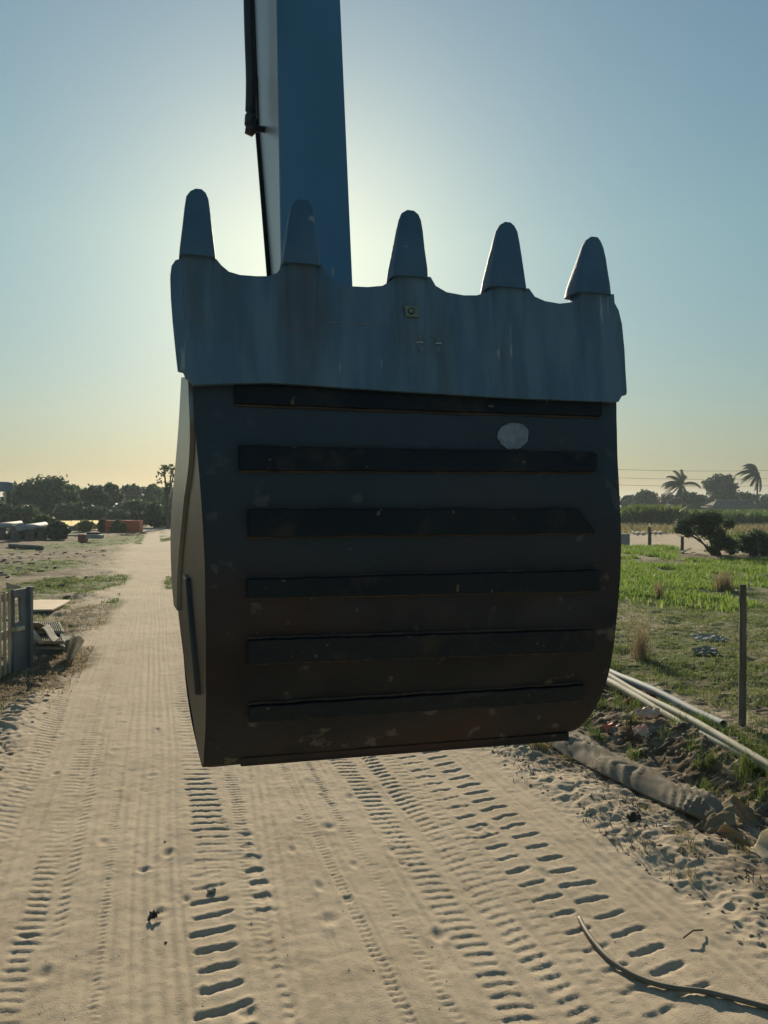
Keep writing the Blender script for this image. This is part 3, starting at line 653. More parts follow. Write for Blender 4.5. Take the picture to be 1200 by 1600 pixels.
# pipes
def pipe(a, b_, r_, m_, label, ext=(0, 0), z=.1):
    A, B = G(*a, z), G(*b_, z); d = (B-A).normalized(); A = A-d*ext[0]; B = B+d*ext[1]
    n_ = 14; mb = MB(); ro = []; ri = []
    N = 14; c = [A+(B-A)*k/N+Vector((0, 0, .015*math.sin(k*1.3))) for k in range(N+1)]
    x = d.cross(Vector((0, 0, 1))).normalized(); y = x.cross(d)
    def ring(p, r__): return [p+x*r__*math.cos(2*math.pi*k/16)+y*r__*math.sin(2*math.pi*k/16) for k in range(16)]
    mb.loft([ring(c[0], r_*.86), *[ring(p, r_) for p in c], ring(c[-1], r_*.86), ring(c[-1]-d*.6, r_*.84)], cap=True)
    return tag(mb.build('pvc_pipe', m_, smooth=True), label, 'pipe', 'pipes lying along the field edge')
for o_ in (pipe((957, 1051), (1130, 1131), .052, M_pvcb, 'short pale pipe with open end nearest the fence post', (4, 0), .16),
           pipe((960, 1061), (1185, 1184), .040, M_pvc, 'middle long pale pipe lying against the lower long pipe', (4, .6), .18),
           pipe((954, 1068), (1200, 1201), .052, M_pvc, 'lowest long dusty pipe nearest the canvas roll', (4, 2.2), .12)):
    o_.modifiers.new('es', 'EDGE_SPLIT').split_angle = R(50)
# fence posts
def post(px, ybase, ytop, r_, label, m_=M_post, name='fence_post'):
    p = GG(px, ybase); D = p.y; top = P(px, ytop, D).z; mb = MB()
    ring = []; N = 10
    for i in range(N+1):
        e = i/N; c = Vector((p.x+random.uniform(-.1, .1)*r_+.0*e, p.y, p.z-.15+(top-p.z+.15)*e)); rr = r_*(1.06-.16*e)
        ring.append([c+Vector((rr*math.cos(2*math.pi*k/12)*(1+random.uniform(-.06, .06)), rr*math.sin(2*math.pi*k/12), 0)) for k in range(12)])
    mb.loft(ring); return tag(mb.build(name, m_, smooth=False, bevel=.004), label, 'fence post')
post(1160, 1135, 913, .042, 'tall weathered round post standing beside the pale pipes')
post(1015, 855, 823, .11, 'small distant post beside the sandy path')
post(1066, 864, 838, .09, 'short thin post under the left edge of the big bush')
# canvas roll
A = [(835, 1128), (880, 1153), (930, 1180), (985, 1205), (1040, 1232), (1090, 1255), (1122, 1275)]
c = spline([tuple(G(x, y, .08)) for x, y in A], 16); N = len(c); rings = []; zr = np.array([z1(p.x, p.y) for p in c]); zr = np.convolve(np.pad(zr, 12, mode='edge'), np.ones(25)/25, 'valid')
for i, p in enumerate(c):
    d = (c[min(i+1, N-1)]-c[max(i-1, 0)]).normalized(); x = d.cross(Vector((0, 0, 1))).normalized(); e = i/(N-1)
    wd = .18*(1+.2*math.sin(e*5))*(1 if e < .85 else 1-1.8*(e-.85)); ht = .095*(1+.15*math.sin(e*7+1))*(1 if e < .85 else 1-2.5*(e-.85))
    r_ = []; zz = zr[i]; nn = 56
    for k in range(nn):
        t = 2*math.pi*k/nn; ct, st_ = math.cos(t), math.sin(t)
        n1 = float(vnoise(np.array([e*9.]), np.array([ct*1.5+5.]), 8)[0]); n2 = float(vnoise(np.array([e*8.]), np.array([ct*.8+9.]), 9)[0]); n3 = float(fbm(np.array([e*40.]), np.array([ct*5+st_*3+9.]), 12, 3)[0])-.5
        ph = e*22+.95*t+2.0*n1; rid = (1-abs(2*(ph-math.floor(ph))-1))**2.4
        fold = .030*rid*max(0, n2*1.8-.5)*(1.3 if .2 < e < .9 else .5)+.009*n3+.05*(n1-.5)
        ex = 1.35 if st_ > 0 else 1
        r_.append(Vector((p.x, p.y, zz+ht*.62))+x*(wd*math.copysign(abs(ct)**ex, ct)+fold*ct-(.05*st_ if st_ > 0 else 0))+Vector((0, 0, 1))*((ht*1.12*abs(st_)**ex if st_ > 0 else ht*.7*st_)+fold*abs(st_)))
    rings.append(r_)
mb = MB(); mb.loft(rings); tag(mb.build('canvas_roll', M_canvas, smooth=True), 'long collapsed roll of brown canvas lying along the right road edge', 'canvas roll')
# crumpled canvas end
def patch(mb, c, n=14, amp=.02, seed=0, th=.006, bow=0, freq=2.5):
    c = [Vector(q) for q in c]; nv = (c[1]-c[0]).cross(c[3]-c[0]).normalized(); g = []
    for i in range(n+1):
        r_ = []
        for j in range(n+1):
            u, v = i/n, j/n; p = c[0]*(1-u)*(1-v)+c[1]*u*(1-v)+c[2]*u*v+c[3]*(1-u)*v
            p = p+nv*(amp*2*(float(fbm(np.array([u*freq+seed]), np.array([v*freq*2+seed*1.7]), 5, 3)[0])-.5)+bow*math.sin(math.pi*u)*math.sin(math.pi*v*.9+.1)); r_.append(p)
        g.append(r_)
    mb.sheet(g, th)
mb = MB()
patch(mb, [G(1085, 1292), P(1146, 1241, 6.15), P(1150, 1290, 5.85), G(1112, 1302)], amp=.035, seed=1, bow=-.03)
patch(mb, [P(1146, 1241, 6.15), P(1172, 1262, 6.5), P(1205, 1292, 6.3), P(1153, 1285, 5.95)], amp=.03, seed=4, bow=.05)
patch(mb, [P(1136, 1284, 5.75), G(1118, 1302), G(1152, 1322), P(1178, 1322, 5.5)], amp=.03, seed=6, bow=-.02)
patch(mb, [P(1172, 1262, 6.6), P(1190, 1262, 6.8), P(1235, 1275, 6.6), P(1205, 1292, 6.3)], amp=.03, seed=9)
cr = mb.build('crumpled_canvas', M_canvasT, smooth=True); tag(cr, 'crumpled stiff brown canvas heap with pale flap at the end of the roll', 'canvas')
lo_c = spline([tuple(q) for q in (G(1126, 1319, .01), G(1150, 1334, .01), G(1180, 1346, .01), G(1215, 1352, .01), G(1260, 1350, .01))], 5)
up_c = spline([tuple(q) for q in (G(1128, 1317, .03), P(1152, 1322, 5.62), P(1178, 1322, 5.55), P(1193, 1297, 5.62), P(1235, 1290, 5.7))], 5)
md_c = [a_.lerp(b_, .5)+Vector((-.01, .05, -.012)) for a_, b_ in zip(lo_c, up_c)]
mb = MB(); mb.sheet([lo_c, [a_.lerp(b_, .5)+Vector((0, .012, -.006)) for a_, b_ in zip(lo_c, md_c)], md_c, [a_.lerp(b_, .5)+Vector((0, .01, -.006)) for a_, b_ in zip(md_c, up_c)], up_c], .006)
mb.build('canvas_flap', M_canvas2, cr, smooth=True)
# slatted crate at the left edge
K0 = GG(17, 1052); K1 = GG(-75, 1100); K2 = GG(41, 1043); Ht = 1.30
crate = empty('slatted_crate', K0, 'tall pale slatted crate with blue-grey end panel at left roadside', 'crate')
up = Vector((0, 0, 1)); dl = (K1-K0).normalized(); Ln = (K1-K0).length; nl = dl.cross(up)
if nl.y > 0: nl = -nl
de = (K2-K0).normalized(); Le = (K2-K0).length
for k in range(int(Ln/.19)):
    mb = MB(); b0 = K0+dl*(.05+k*.19); mb.beam(b0+up*.02, b0+up*Ht, .05, .028, up=nl); mb.build('slat', M_wood, crate)
for hz in (.10, .62, 1.20):
    mb = MB(); mb.beam(K0-dl*.06+up*hz+nl*.045, K0+dl*Ln+up*hz+nl*.045, .035, .13); mb.build('rail', M_wood, crate, bevel=.004)
def pan(a0, a1, h0, h1, name='end_panel', t0=.05, m_=M_greyp, off=0, a2=None, a3=None):
    mb = MB(); a2 = a1 if a2 is None else a2; a3 = a0 if a3 is None else a3
    nn = de.cross(up).normalized()*t0; base = K0+nn*off
    q = [base+de*a0+up*h0, base+de*a1+up*h0, base+de*a2+up*h1, base+de*a3+up*h1]
    mb.add(q+[p+nn for p in q], [(0, 1, 2, 3), (4, 7, 6, 5), (0, 4, 5, 1), (1, 5, 6, 2), (2, 6, 7, 3), (3, 7, 4, 0)]); return mb.build(name, m_, crate, bevel=.004)
pan(.0, Le, 0, .62); pan(0, Le, 1.17, Ht); pan(Le*.55, Le, .62, 1.17, a3=Le*.45); pan(0, Le*.08, .62, 1.17); pan(Le*.08, Le*.5, .62, .78)
pan(Le*.86, Le*1.04, -.02, Ht+.02, 'corner_post', .07, off=.6); pan(-.05, Le*.4, .66, .72, 'shelf', .10, M_wood, off=.3)
mb = MB(); patch(mb, [K0+up*(Ht+.02)-de*.1, K0+up*(Ht+.13)-de*.12, K0+up*(Ht+.04)+de*(Le*.8)-Vector((0, .1, 0)), K0+up*(Ht+.015)+de*(Le*.9)], amp=.01, bow=.03, seed=3)
tag(mb.build('curved_offcut', M_fibre, smooth=True), 'thin curved grey offcut lying on top of the slatted crate', 'offcut')
# beige board
q = [G(38, 944), G(62, 941.5), G(110, 942), G(97, 950), G(82, 957.5), G(38, 958)]
mb = MB(); q = [Vector((p.x, p.y, z1(p.x, p.y)+.05)) for p in q]; zc = sum(p.z for p in q)/6; q = [Vector((p.x, p.y, zc+.06)) for p in q]; k = 6
mb.add(q+[p-up*.05 for p in q], [tuple(range(k)), tuple(range(k, 2*k))[::-1]]+[(i, (i+1) % k, k+(i+1) % k, k+i) for i in range(k)]); tag(mb.build('board', M_board, bevel=.008), 'flat beige board with one pointed end lying behind the crate', 'board')
# corrugated sheets stacked
def corr(o, ax, ay, waves, amp, th=.010, bend=0):
    mb = MB(); n = waves*8; g = []
    o, ax, ay = Vector(o), Vector(ax), Vector(ay); nn = ax.cross(ay).normalized()
    if nn.z < 0: nn = -nn
    for j in range(9):
        v = j/8; g.append([o+ax*(i/n)+ay*v+nn*(amp*math.sin(2*math.pi*waves*i/n)+bend*math.sin(math.pi*v)) for i in range(n+1)])
    mb.sheet(g, th); return mb
sb = [((50, 1014), .30, 'topmost ridged pale sheet of the roadside stack', 983), ((50, 1020), .20, 'second ridged pale sheet down the roadside stack', 1000), ((50, 1027), .08, 'lowest ridged sheet at the front of the roadside stack', 1008)]
for i, (zz, lab, yf, xo) in enumerate(((.46, sb[0][2], 987, 52), (.36, sb[1][2], 1003, 54), (.27, sb[2][2], 1011, 54))):
    a = G(xo, yf, zz); b_ = G(xo+47, yf+1, zz-.02); back_ = G(xo-4, yf-16, zz+.04)
    mb = corr(a, b_-a, (back_-a), 15, .022, .014); tag(mb.build('corrugated_sheet', M_fibre, smooth=True), lab, 'corrugated sheet', 'corrugated sheets stacked beside the crate')
mb = MB(); a, b_ = G(50, 1022, 0), G(98, 1024, 0)
for q_ in range(4):
    p = a.lerp(b_, .1+.26*q_)+Vector((0, .25, .12)); mb.box(p, .16, .5, .24)
tag(mb.build('block_row', M_dconc, bevel=.01), 'dark blocks carrying the ridged sheets', 'blocks')
mb = MB(); mb.beam(G(41, 975, .62), G(65, 1004, .36), .06, .05); tag(mb.build('timber_batten', M_wood), 'pale batten leaning across the ridged sheets', 'batten')
mb = MB(); patch(mb, [G(42, 986, .4), G(44, 973, .62), G(62, 974, .62), G(78, 985, .45)], amp=.01, bow=.06, seed=2); tag(mb.build('cream_sheet', M_board, smooth=True), 'cream curved panel behind the ridged sheets', 'panel')
mb = MB()
g = []
for j in range(9):
    v = j/8; g.append([G(62+9*v+30*u, 986+14*u-6*v+0*v, .50)+up*(.07*math.sin(u*6.3+.5)) for u in [i/16 for i in range(17)]])
mb.sheet(g, .008); tag(mb.build('warped_sheet', M_cloth, smooth=True), 'white warped sheet draped over the ridged sheets', 'sheet')
mb = MB(); g = []
bb = GG(112, 1034); 
for i in range(19):
    u = i/18; r_ = []
    for j in range(13):
        v = j/12; x = 103+ (26*u)*(.35+.65*v)+3*v; y = 1031-38*v+ (10*(1-v)*u) ; y = 1032-(40*v)*(.75+.25*math.sin(u*3)); Yd = bb.y+.12*math.sin(u*14)+.25*v
        r_.append(P(x, y, Yd))
    g.append(r_)
mb.sheet(g, .01); tag(mb.build('white_sack', M_cloth, smooth=True), 'crumpled white sack standing right of the ridged sheets', 'sack')
# small roadside scraps
def scrap(px, py, size, m_, name, label, cat, group=None, flat=.35, seed=0):
    r1 = random.Random(seed+int(px*7+py)); p = GG(px, py); bm = bmesh.new(); bmesh.ops.create_icosphere(bm, subdivisions=2, radius=size)
    for v in bm.verts: v.co = Vector((v.co.x*r1.uniform(.7, 1.2), v.co.y*r1.uniform(.7, 1.2), v.co.z*flat*r1.uniform(.6, 1.2)))
    me = bpy.data.meshes.new(name); bm.to_mesh(me); bm.free(); o = link(name, me, m_); o.location = p+up*size*flat*.5; o.rotation_euler = (r1.uniform(-.2, .2), r1.uniform(-.2, .2), r1.uniform(0, 6)); return tag(o, label, cat, group)
scrap(331, 1394, .032, M_stone, 'stone', 'small grey stone resting in a deep track print', 'stone', flat=.7)
scrap(657, 0+1560, .0, M_stone, 'stone', '', 'stone') if False else None
def rag(px, py, w_, h_, m_, name, label, cat, seed, group=None, z=.02, am=.05):
    p = GG(px, py); mb = MB(); patch(mb, [p+Vector((-w_/2, -h_/2, z)), p+Vector((w_/2, -h_/2, z*1.5)), p+Vector((w_/2, h_/2, z+am)), p+Vector((-w_/2, h_/2, z+am*.7))], n=12, amp=am, seed=seed, freq=4, th=.004)
    return tag(mb.build(name, m_, smooth=False), label, cat, group)
rag(239, 1438, .055, .06, M_dark, 'bark_scrap', 'small black crushed scrap on the open sand', 'scrap', 3, am=.02); rag(250, 1430, .04, .035, M_cloth, 'paper_scrap', 'tiny pale scrap beside the black scrap on the sand', 'scrap', 5, am=.015)
scrap(259, 1473, .010, M_dark, 'pebble', 'tiny dark pebble below the black scrap', 'pebble', flat=.6)
scrap(258, 1315, .012, M_cloth, 'shell_bit', 'tiny pale bit on the smooth wheel track', 'pebble', flat=.6)
red = [(968, 1147, .34, .22, 'large crumpled red plastic scrap in the trench by the roll', M_red), (1008, 1100, .3, .10, 'dusty red scrap lying against the pipes', M_red), (1012, 1122, .3, .1, 'flat pale red scrap below the pipes', M_pink), (990, 1104, .25, .1, 'faded red scrap behind the earth hump', M_red),
       (1001, 1150, .16, .12, 'small red scrap right of the large red one', M_pink), (1018, 1163, .14, .08, 'tiny pale pink scrap lowest in the trench', M_pink), (975, 1128, .22, .06, 'thin pale strip above the large red scrap', M_cloth)]
for i, (x, y, w_, h_, lab, m_) in enumerate(red): rag(x, y, w_, h_, m_, 'plastic_scrap', lab, 'scrap', i+20, z=.03, am=.07)
for x, y, s_, m_, lab in ((70, 1032, .05, M_pink, 'pink scrap lying under the ridged sheets'), (75, 1026, .05, M_pink, 'upper pink scrap under the ridged sheets'), (55, 1035, .05, M_cloth, 'white scrap left of the pink ones'), (51, 1039, .04, M_cloth, 'lowest white scrap by the crate foot')):
    scrap(x, y-4, s_, m_, 'litter', lab, 'litter', flat=.8)
rag(1107, 1000, .55, .5, M_fibre, 'flat_stone', 'pale flat slab on dark soil left of the tall post', 'stone', 41, am=.06); rag(1102, 1021, .4, .35, M_stone, 'flat_stone', 'smaller grey slab below the pale slab', 'stone', 43, am=.05)
rag(1191, 905, .5, .4, M_board, 'bright_scrap', 'bright orange-beige scrap in the green grass at right edge', 'scrap', 44, am=.12)
rag(995, 1282+0, .0, .0, M_dark, 'x', '', '', 1) if False else None
rag(990, 1286, .10, .07, M_dark, 'dark_scrap', 'small dark leaf-like scrap on the rough verge', 'scrap', 47, am=.05); rag(1038, 1296, .14, .09, M_wood, 'wood_chip', 'flat pale wood chip on the rough verge', 'wood', 48, am=.01)
# sticks on the soil
for (x0, y0, x1, y1, lab) in ((990, 932, 1015, 920, 'thin pale stick leaning on the far grass edge'), (995, 932, 1024, 937, 'pale stick lying near the small dry tuft'), (1068, 1473, 1098, 1458, 'thin dark twig on the lower right verge')):
    a, b_ = GG(x0, y0, .03), GG(x1, y1, .12 if y0 < 1000 else .02); mb = MB(); mb.tube([a, a.lerp(b_, .5)+up*.02, b_], [.018, .014, .008] if y0 < 1000 else .005, 6); tag(mb.build('stick', M_wood if y0 < 1000 else M_bark), lab, 'stick')

# ------------------------------------------------------------------ grasses
def blades(name, pos, h0, h1, w_, m_, lean=.5, seed=0, parent=None, wind=(0, 0), seg=1):
    r1 = np.random.default_rng(seed); n = len(pos); pos = np.asarray(pos, float)
    h_ = r1.uniform(h0, h1, n); a = r1.uniform(0, 2*np.pi, n); l = r1.uniform(0, lean, n)*h_; ww = w_*r1.uniform(.6, 1.3, n)
    px = np.cos(a+1.57)*ww/2; py = np.sin(a+1.57)*ww/2
    dx = np.cos(a)*l+wind[0]*h_; dy = np.sin(a)*l+wind[1]*h_
    b0 = pos+np.stack([px, py, np.zeros(n)-.01], -1); b1 = pos-np.stack([px, py, np.zeros(n)+.01], -1)
    m0 = pos+np.stack([px*.7+dx*.35, py*.7+dy*.35, h_*.6], -1); m1 = pos+np.stack([-px*.7+dx*.35, -py*.7+dy*.35, h_*.6], -1)
    tp_ = pos+np.stack([dx, dy, h_*.97], -1)
    Vv = np.stack([b0, b1, m1, m0, tp_], 1).reshape(-1, 3); k = np.arange(n)*5
    Q = np.stack([k, k+1, k+2, k, k+2, k+3, k+3, k+2, k+4], -1).reshape(-1, 3)
    return mknp(name, Vv, 3, m_, parent, Fi=Q)
def clumped(n, fx, seed, cl=30, rad=.12):
    r1 = np.random.default_rng(seed); c = fx(r1, max(1, n//cl)); i = r1.integers(0, len(c), n); p = c[i]+r1.normal(0, rad, (n, 2))
    return np.column_stack([p, zat(p[:, 0], p[:, 1])])
def rect(Y0, Y1, p0, p1):
    def f(r1, n):
        Y = np.sqrt(r1.uniform(Y0**2, Y1**2, n)); x = r1.uniform(p0, p1, n); return np.column_stack([(x-600)/F*Y, Y])
    return f
def inell(e):
    def f(r1, n):
        a = r1.uniform(0, 2*np.pi, n); q = np.sqrt(r1.uniform(0, 1, n)); return np.column_stack([e[0]+e[2]*q*np.cos(a), e[1]+e[3]*q*np.sin(a)])
    return f
def keep(p, cond): return p[cond]
p = np.vstack([clumped(70000, rect(18, 35, 930, 1330), 1, 12, .18), clumped(16000, rect(35, 46, 940, 1055), 2, 12, .2)])
q_ = fbm(p[:, 0]*.8, p[:, 1]*.55, 71, 4); e_ = np.random.default_rng(3).random(len(p)); p = p[(q_ > .36+.2*e_)]; p = p[p[:, 1]+1.2*np.random.default_rng(4).normal(size=len(p)) > 21.6+(fbm(p[:, 0]*.45, p[:, 1]*.3, 73, 3)-.5)*9]; 
tag(blades('meadow_grass', p, .05, .24, .035, L_lush, .9, 3), 'lush bright green grass growing across the field', 'grass', kind='stuff')
p = clumped(26000, rect(9.5, 22, 930, 1330), 4, 14, .10); p = p[ST(p[:, 0], p[:, 1])[1] > 6.9]
tag(blades('sparse_grass', p, .02, .07, .016, L_dry2, 1.1, 5), 'short dry grass over the trodden soil', 'grass', kind='stuff')
ps = [clumped(2200, inell(e), 10+i, 20, .12) for i, e in enumerate(G_ell)]
p = np.vstack(ps); t_ = ST(p[:, 0], p[:, 1])[1]; p = p[(t_ < -1.0) | (t_ > .25)]; tag(blades('patch_grass', p, .02, .07, .03, L_dry2, 1.3, 6), 'low green grass patches left of the road', 'grass', kind='stuff')
ps = [clumped(1500, inell(e), 30+i, 20, .16) for i, e in enumerate(D_ell)]
p = np.vstack(ps); t_ = ST(p[:, 0], p[:, 1])[1]; p = p[(t_ < -1.1)]; tag(blades('withered_grass', p, .015, .055, .015, L_tan, 1.5, 7), 'withered brown grass at left of the road', 'grass', kind='stuff')
def band(t0, t1, s0, s1):
    def f(r1, n):
        t = r1.uniform(t0, t1, n); s = r1.uniform(s0, s1, n); X, Y = XY(s, t); return np.column_stack([X, Y])
    return f
p = np.vstack([clumped(5200, band(5.2, 6.7, 2.5, 12), 50, 45, .06), clumped(2500, band(6.7, 8.5, 5, 12), 57, 30, .08), clumped(1800, band(4.8, 5.6, 3, 10), 54, 60, .05), clumped(900, inell(ell(1040, 1100, 1110, 1160)), 51, 60, .06), clumped(600, inell(ell(925, 985, 1185, 1215)), 55, 60, .05), clumped(700, inell(ell(1150, 1230, 1185, 1230)), 56, 50, .06)])
p = p[(np.arange(len(p)) % 1) == 0]
tag(blades('verge_grass', p, .05, .17, .007, L_verge, 1.1, 8), 'green grass tufts growing along the trench and pipes', 'grass', kind='stuff')
p = clumped(7000, band(-6.5, -1.7, 8, 24), 62, 45, .13); tag(blades('roadside_weeds', p, .02, .09, .014, L_dry2, 1.3, 10), 'grey-green weeds on the rough left roadside', 'weeds', kind='stuff')
p = np.vstack([clumped(1100, band(3.5, 4.3, 4, 11), 60, 40, .05), clumped(900, inell(ell(820, 870, 1148, 1180)), 61, 50, .05)])
tag(blades('straggly_grass', p, .02, .08, .006, L_dry, 1.2, 9), 'straggly dry grass on the rough road verge', 'grass', kind='stuff')
def tuft(px, ybase, ytop, wpx, n, label, m_=L_tan, name='dry_tuft'):
    b_ = GG(px, ybase); h_ = P(px, ytop, b_.y).z-b_.z; r1 = np.random.default_rng(int(px)); rad = wpx/F*b_.y*.22
    p = np.column_stack([b_.x+r1.normal(0, rad, n), b_.y+r1.normal(0, rad, n), np.full(n, b_.z)]); p = p-np.array([b_.x, b_.y, b_.z])
    o = blades(name, p, h_*.35, h_, .009*b_.y/14, m_, .5, int(px)); o.location = b_; return tag(o, label, 'plant', 'dry grass tufts in the field')
tuft(1002, 1030, 950, 34, 190, 'tall dry brown tuft nearest the bucket edge'); tuft(1131, 924, 884, 30, 260, 'dry tan tuft standing in front of the lush grass right'); tuft(1029, 936, 900, 14, 120, 'small thin dry tuft left of the tan tuft')

p = clumped(1500, band(3.4, 5.0, 3.5, 12), 63, 9, .07); tag(blades('twig_litter', p, .015, .05, .009, L_litter, 2.2, 12), 'dark dead stems and leaf litter on the rough right verge', 'leaf litter', kind='stuff')
# clods and litter on rough verge (too many to count)
cl = MB(); r1 = random.Random(5)
tmpl = bmesh.new(); bmesh.ops.create_icosphere(tmpl, subdivisions=1, radius=1); tv = [v.co.copy() for v in tmpl.verts]; tf = [tuple(v.index for v in f.verts) for f in tmpl.faces]; tmpl.free()
for k in range(2600):
    zone = r1.random()
    if zone < .45: t = r1.uniform(3.3, 4.5); s = r1.uniform(2.5, 12); sz = r1.uniform(.004, .020)
    elif zone < .7: t = r1.uniform(4.9, 6.3); s = r1.uniform(2.5, 12); sz = r1.uniform(.01, .045)
    elif zone < .85: t = r1.uniform(-3.2, -1.3); s = r1.uniform(5, 16); sz = r1.uniform(.008, .035)
    else: t = r1.uniform(-1.5, 3.3); s = r1.uniform(3.2, 9); sz = r1.uniform(.002, .006)
    X, Y = XY(s, t); z = z1(X, Y); sc_ = Vector((r1.uniform(.7, 1.4), r1.uniform(.7, 1.4), r1.uniform(.4, .8)))*sz
    cl.add([Vector((X+v.x*sc_.x*r1.uniform(.8, 1.2), Y+v.y*sc_.y, z+v.z*sc_.z)) for v in tv], tf)
me = bpy.data.meshes.new('soil_clods'); me.from_pydata([tuple(v) for v in cl.v], [], cl.f); o = link('soil_clods', me, M_soilclod); tag(o, 'loose clods and crumbs of earth scattered on the verges', 'soil', kind='stuff')

rb_ = MB(); r1 = random.Random(11)
for k in range(620):
    t = -r1.uniform(2.2, 17); s_ = r1.uniform(17, 46); X, Y = XY(s_, t)
    if fbm(np.array([X*.35]), np.array([Y*.2]), 93, 3)[0] < .5: continue
    q = Matrix.Rotation(r1.uniform(0, 6.28), 3, 'Z')@Matrix.Rotation(r1.uniform(-.4, .4), 3, 'X'); a_ = r1.uniform(.03, .16)
    rb_.box((X, Y, z1(X, Y)+.02), a_*r1.uniform(.6, 3), a_, a_*r1.uniform(.15, .7), q)
tag(rb_.build('rubble', mat('rubble_bits', (.30, .27, .22), (.10, .095, .085), .9, .9, contrast=(.45, .55))), 'broken bits of rubble strewn over the yard on the left', 'rubble', kind='stuff')
# ------------------------------------------------------------------ trees and shrubs
def leaves(blobs, n, ls, seed, flat=.6):
    r1 = np.random.default_rng(seed); B = np.array(blobs); wts = B[:, 3]**2; wts /= wts.sum(); i = r1.choice(len(B), n, p=wts)
    d = r1.normal(size=(n, 3)); d /= np.linalg.norm(d, axis=1)[:, None]; rr = B[i, 3]*(1-.75*r1.random(n)**1.5)*(1+.26*r1.normal(size=n)); c = B[i, :3]+d*rr[:, None]*np.array([1, 1, .8])
    a = r1.normal(size=(n, 3)); a /= np.linalg.norm(a, axis=1)[:, None]; b_ = np.cross(a, d+r1.normal(size=(n, 3))*.4); b_ /= np.linalg.norm(b_, axis=1)[:, None]+1e-9
    s_ = ls*r1.uniform(.5, 1.3, n)[:, None]
    return np.stack([c-a*s_, c-b_*s_*flat, c+a*s_, c+b_*s_*flat], 1).reshape(-1, 3)
def tree(px, ytop, wpx, Y, label, m_=L_dark, seed=0, n=2600, ls=None, low=.12, nb=16, sparse=1.0, name='tree', cat='tree', group=None, ybase=None):
    r1 = random.Random(seed*13+int(px)); X = (px-600)/F*Y; z0 = z1(X, Y); top = P(px, ytop, Y).z; h_ = top-z0; cr_ = wpx/2/F*Y
    t = empty(name, (X, Y, z0), label, cat, group); blobs = []
    for k in range(nb):
        a = r1.uniform(0, 6.28); q = math.sqrt(r1.random()); e = r1.random(); br = cr_*r1.uniform(.17, .40)*sparse
        zc = low*h_+br*.6+(h_*(1-low)-br*1.5)*e; prof_ = math.sin(math.pi*min(1, .18+.75*e))**.6
        blobs.append((X+(cr_-br)*q*math.cos(a)*prof_*1.12, Y+(cr_-br)*q*math.sin(a)*prof_, z0+zc, br))
    blobs.append((X+r1.uniform(-.2, .2)*cr_, Y, top-cr_*.3, cr_*.3))
    ls = ls or Y*.0030
    n = int(n*2.2)
    mknp('crown', leaves(blobs, n, ls, seed+int(px)+500), 4, m_, t)
    mb = MB(); tr_ = max(.05, h_*.028); mb.tube([Vector((X, Y, z0-.1)), Vector((X+.02*h_, Y, z0+h_*.3)), Vector((X, Y, z0+h_*.6))], [tr_*1.2, tr_, tr_*.5], 7)
    for b_ in blobs[:9]: mb.tube([Vector((X, Y, z0+h_*r1.uniform(.12, .45))), Vector(b_[:3]).lerp(Vector((X, Y, b_[2])), .4), Vector(b_[:3])], [tr_*.5, tr_*.35, tr_*.12], 5)
    mb.build('trunk', M_bark, t); return t
GL = 'trees behind the yard left of the road'; GR = 'trees beyond the field on the right'
LT = [(76, 742, 112, 88, 'large round dark tree, tallest mass left of the road', L_dark, 6500), (26, 757, 60, 92, 'dark tree just right of the blue water tank', L_dark, 3000), (118, 757, 50, 92, 'mid green tree touching the large tree on its right', L_mid, 2600),
      (146, 757, 52, 86, 'bushy tree second to the right of the large tree', L_dark, 2800), (173, 755, 46, 90, 'feathery topped tree left of the grey building', L_mid, 2400), (213, 779, 56, 80, 'low tree in front of the grey building', L_mid, 2400),
      (238, 755, 46, 112, 'flat topped far tree behind the grey building', L_dark, 2000), (206, 756, 46, 118, 'far dark tree rising behind the grey building', L_dark, 1900), (276, 778, 46, 78, 'dark tree partly behind the bucket edge', L_dark, 2600),
      (246, 783, 48, 76, 'dense low tree right of the grey building', L_dark, 2600), (150, 790, 62, 78, 'low dark tree behind the arched culverts', L_dark, 2600), (110, 785, 58, 80, 'low green tree between the large tree and culverts', L_mid, 2400), (190, 795, 60, 76, 'dark bush behind the orange crates', L_dark, 2400),
      (-8, 783, 60, 70, 'dark tree at the left picture edge below the tank', L_dark, 2600), (40, 788, 60, 72, 'dark bushy tree in front of the large tree', L_dark, 2600), (-40, 765, 70, 90, 'tree outside the left picture edge', L_dark, 2000)]
for i, (px, yt, w_, Y, lab, m_, n_) in enumerate(LT): tree(px, yt, w_, Y*1.16, lab, m_, i, n_, low=.02, nb=44, group=GL)
tree(262, 724, 46, 84, 'tall wispy sparse tree beside the bucket', L_mid, 40, 520, ls=.15, low=.22, nb=120, sparse=.5, group=GL)
tree(68, 803, 44, 60, 'yellow-green bush behind the metal troughs', L_mid, 41, 2200, low=.0, group=None, name='bush', cat='bush'); tree(88, 815, 44, 57, 'dark bush at the end of the metal troughs', L_dark, 42, 2600, low=0, name='bush', cat='bush')
tree(134, 813, 26, 73, 'small yellow bush in front of the arched culverts', L_yel, 43, 1400, low=0, name='bush', cat='bush'); tree(162, 812, 24, 73, 'brownish yellow bush left of the orange crates', L_brown, 44, 1200, low=0, name='bush', cat='bush'); tree(184, 813, 22, 71, 'dark small bush in front of the orange crates', L_mid, 45, 1300, low=0, name='bush', cat='bush')
tree(40, 833, 70, 58, 'low dark scrub under the metal troughs', L_dark, 46, 2600, low=0, name='bush', cat='bush')
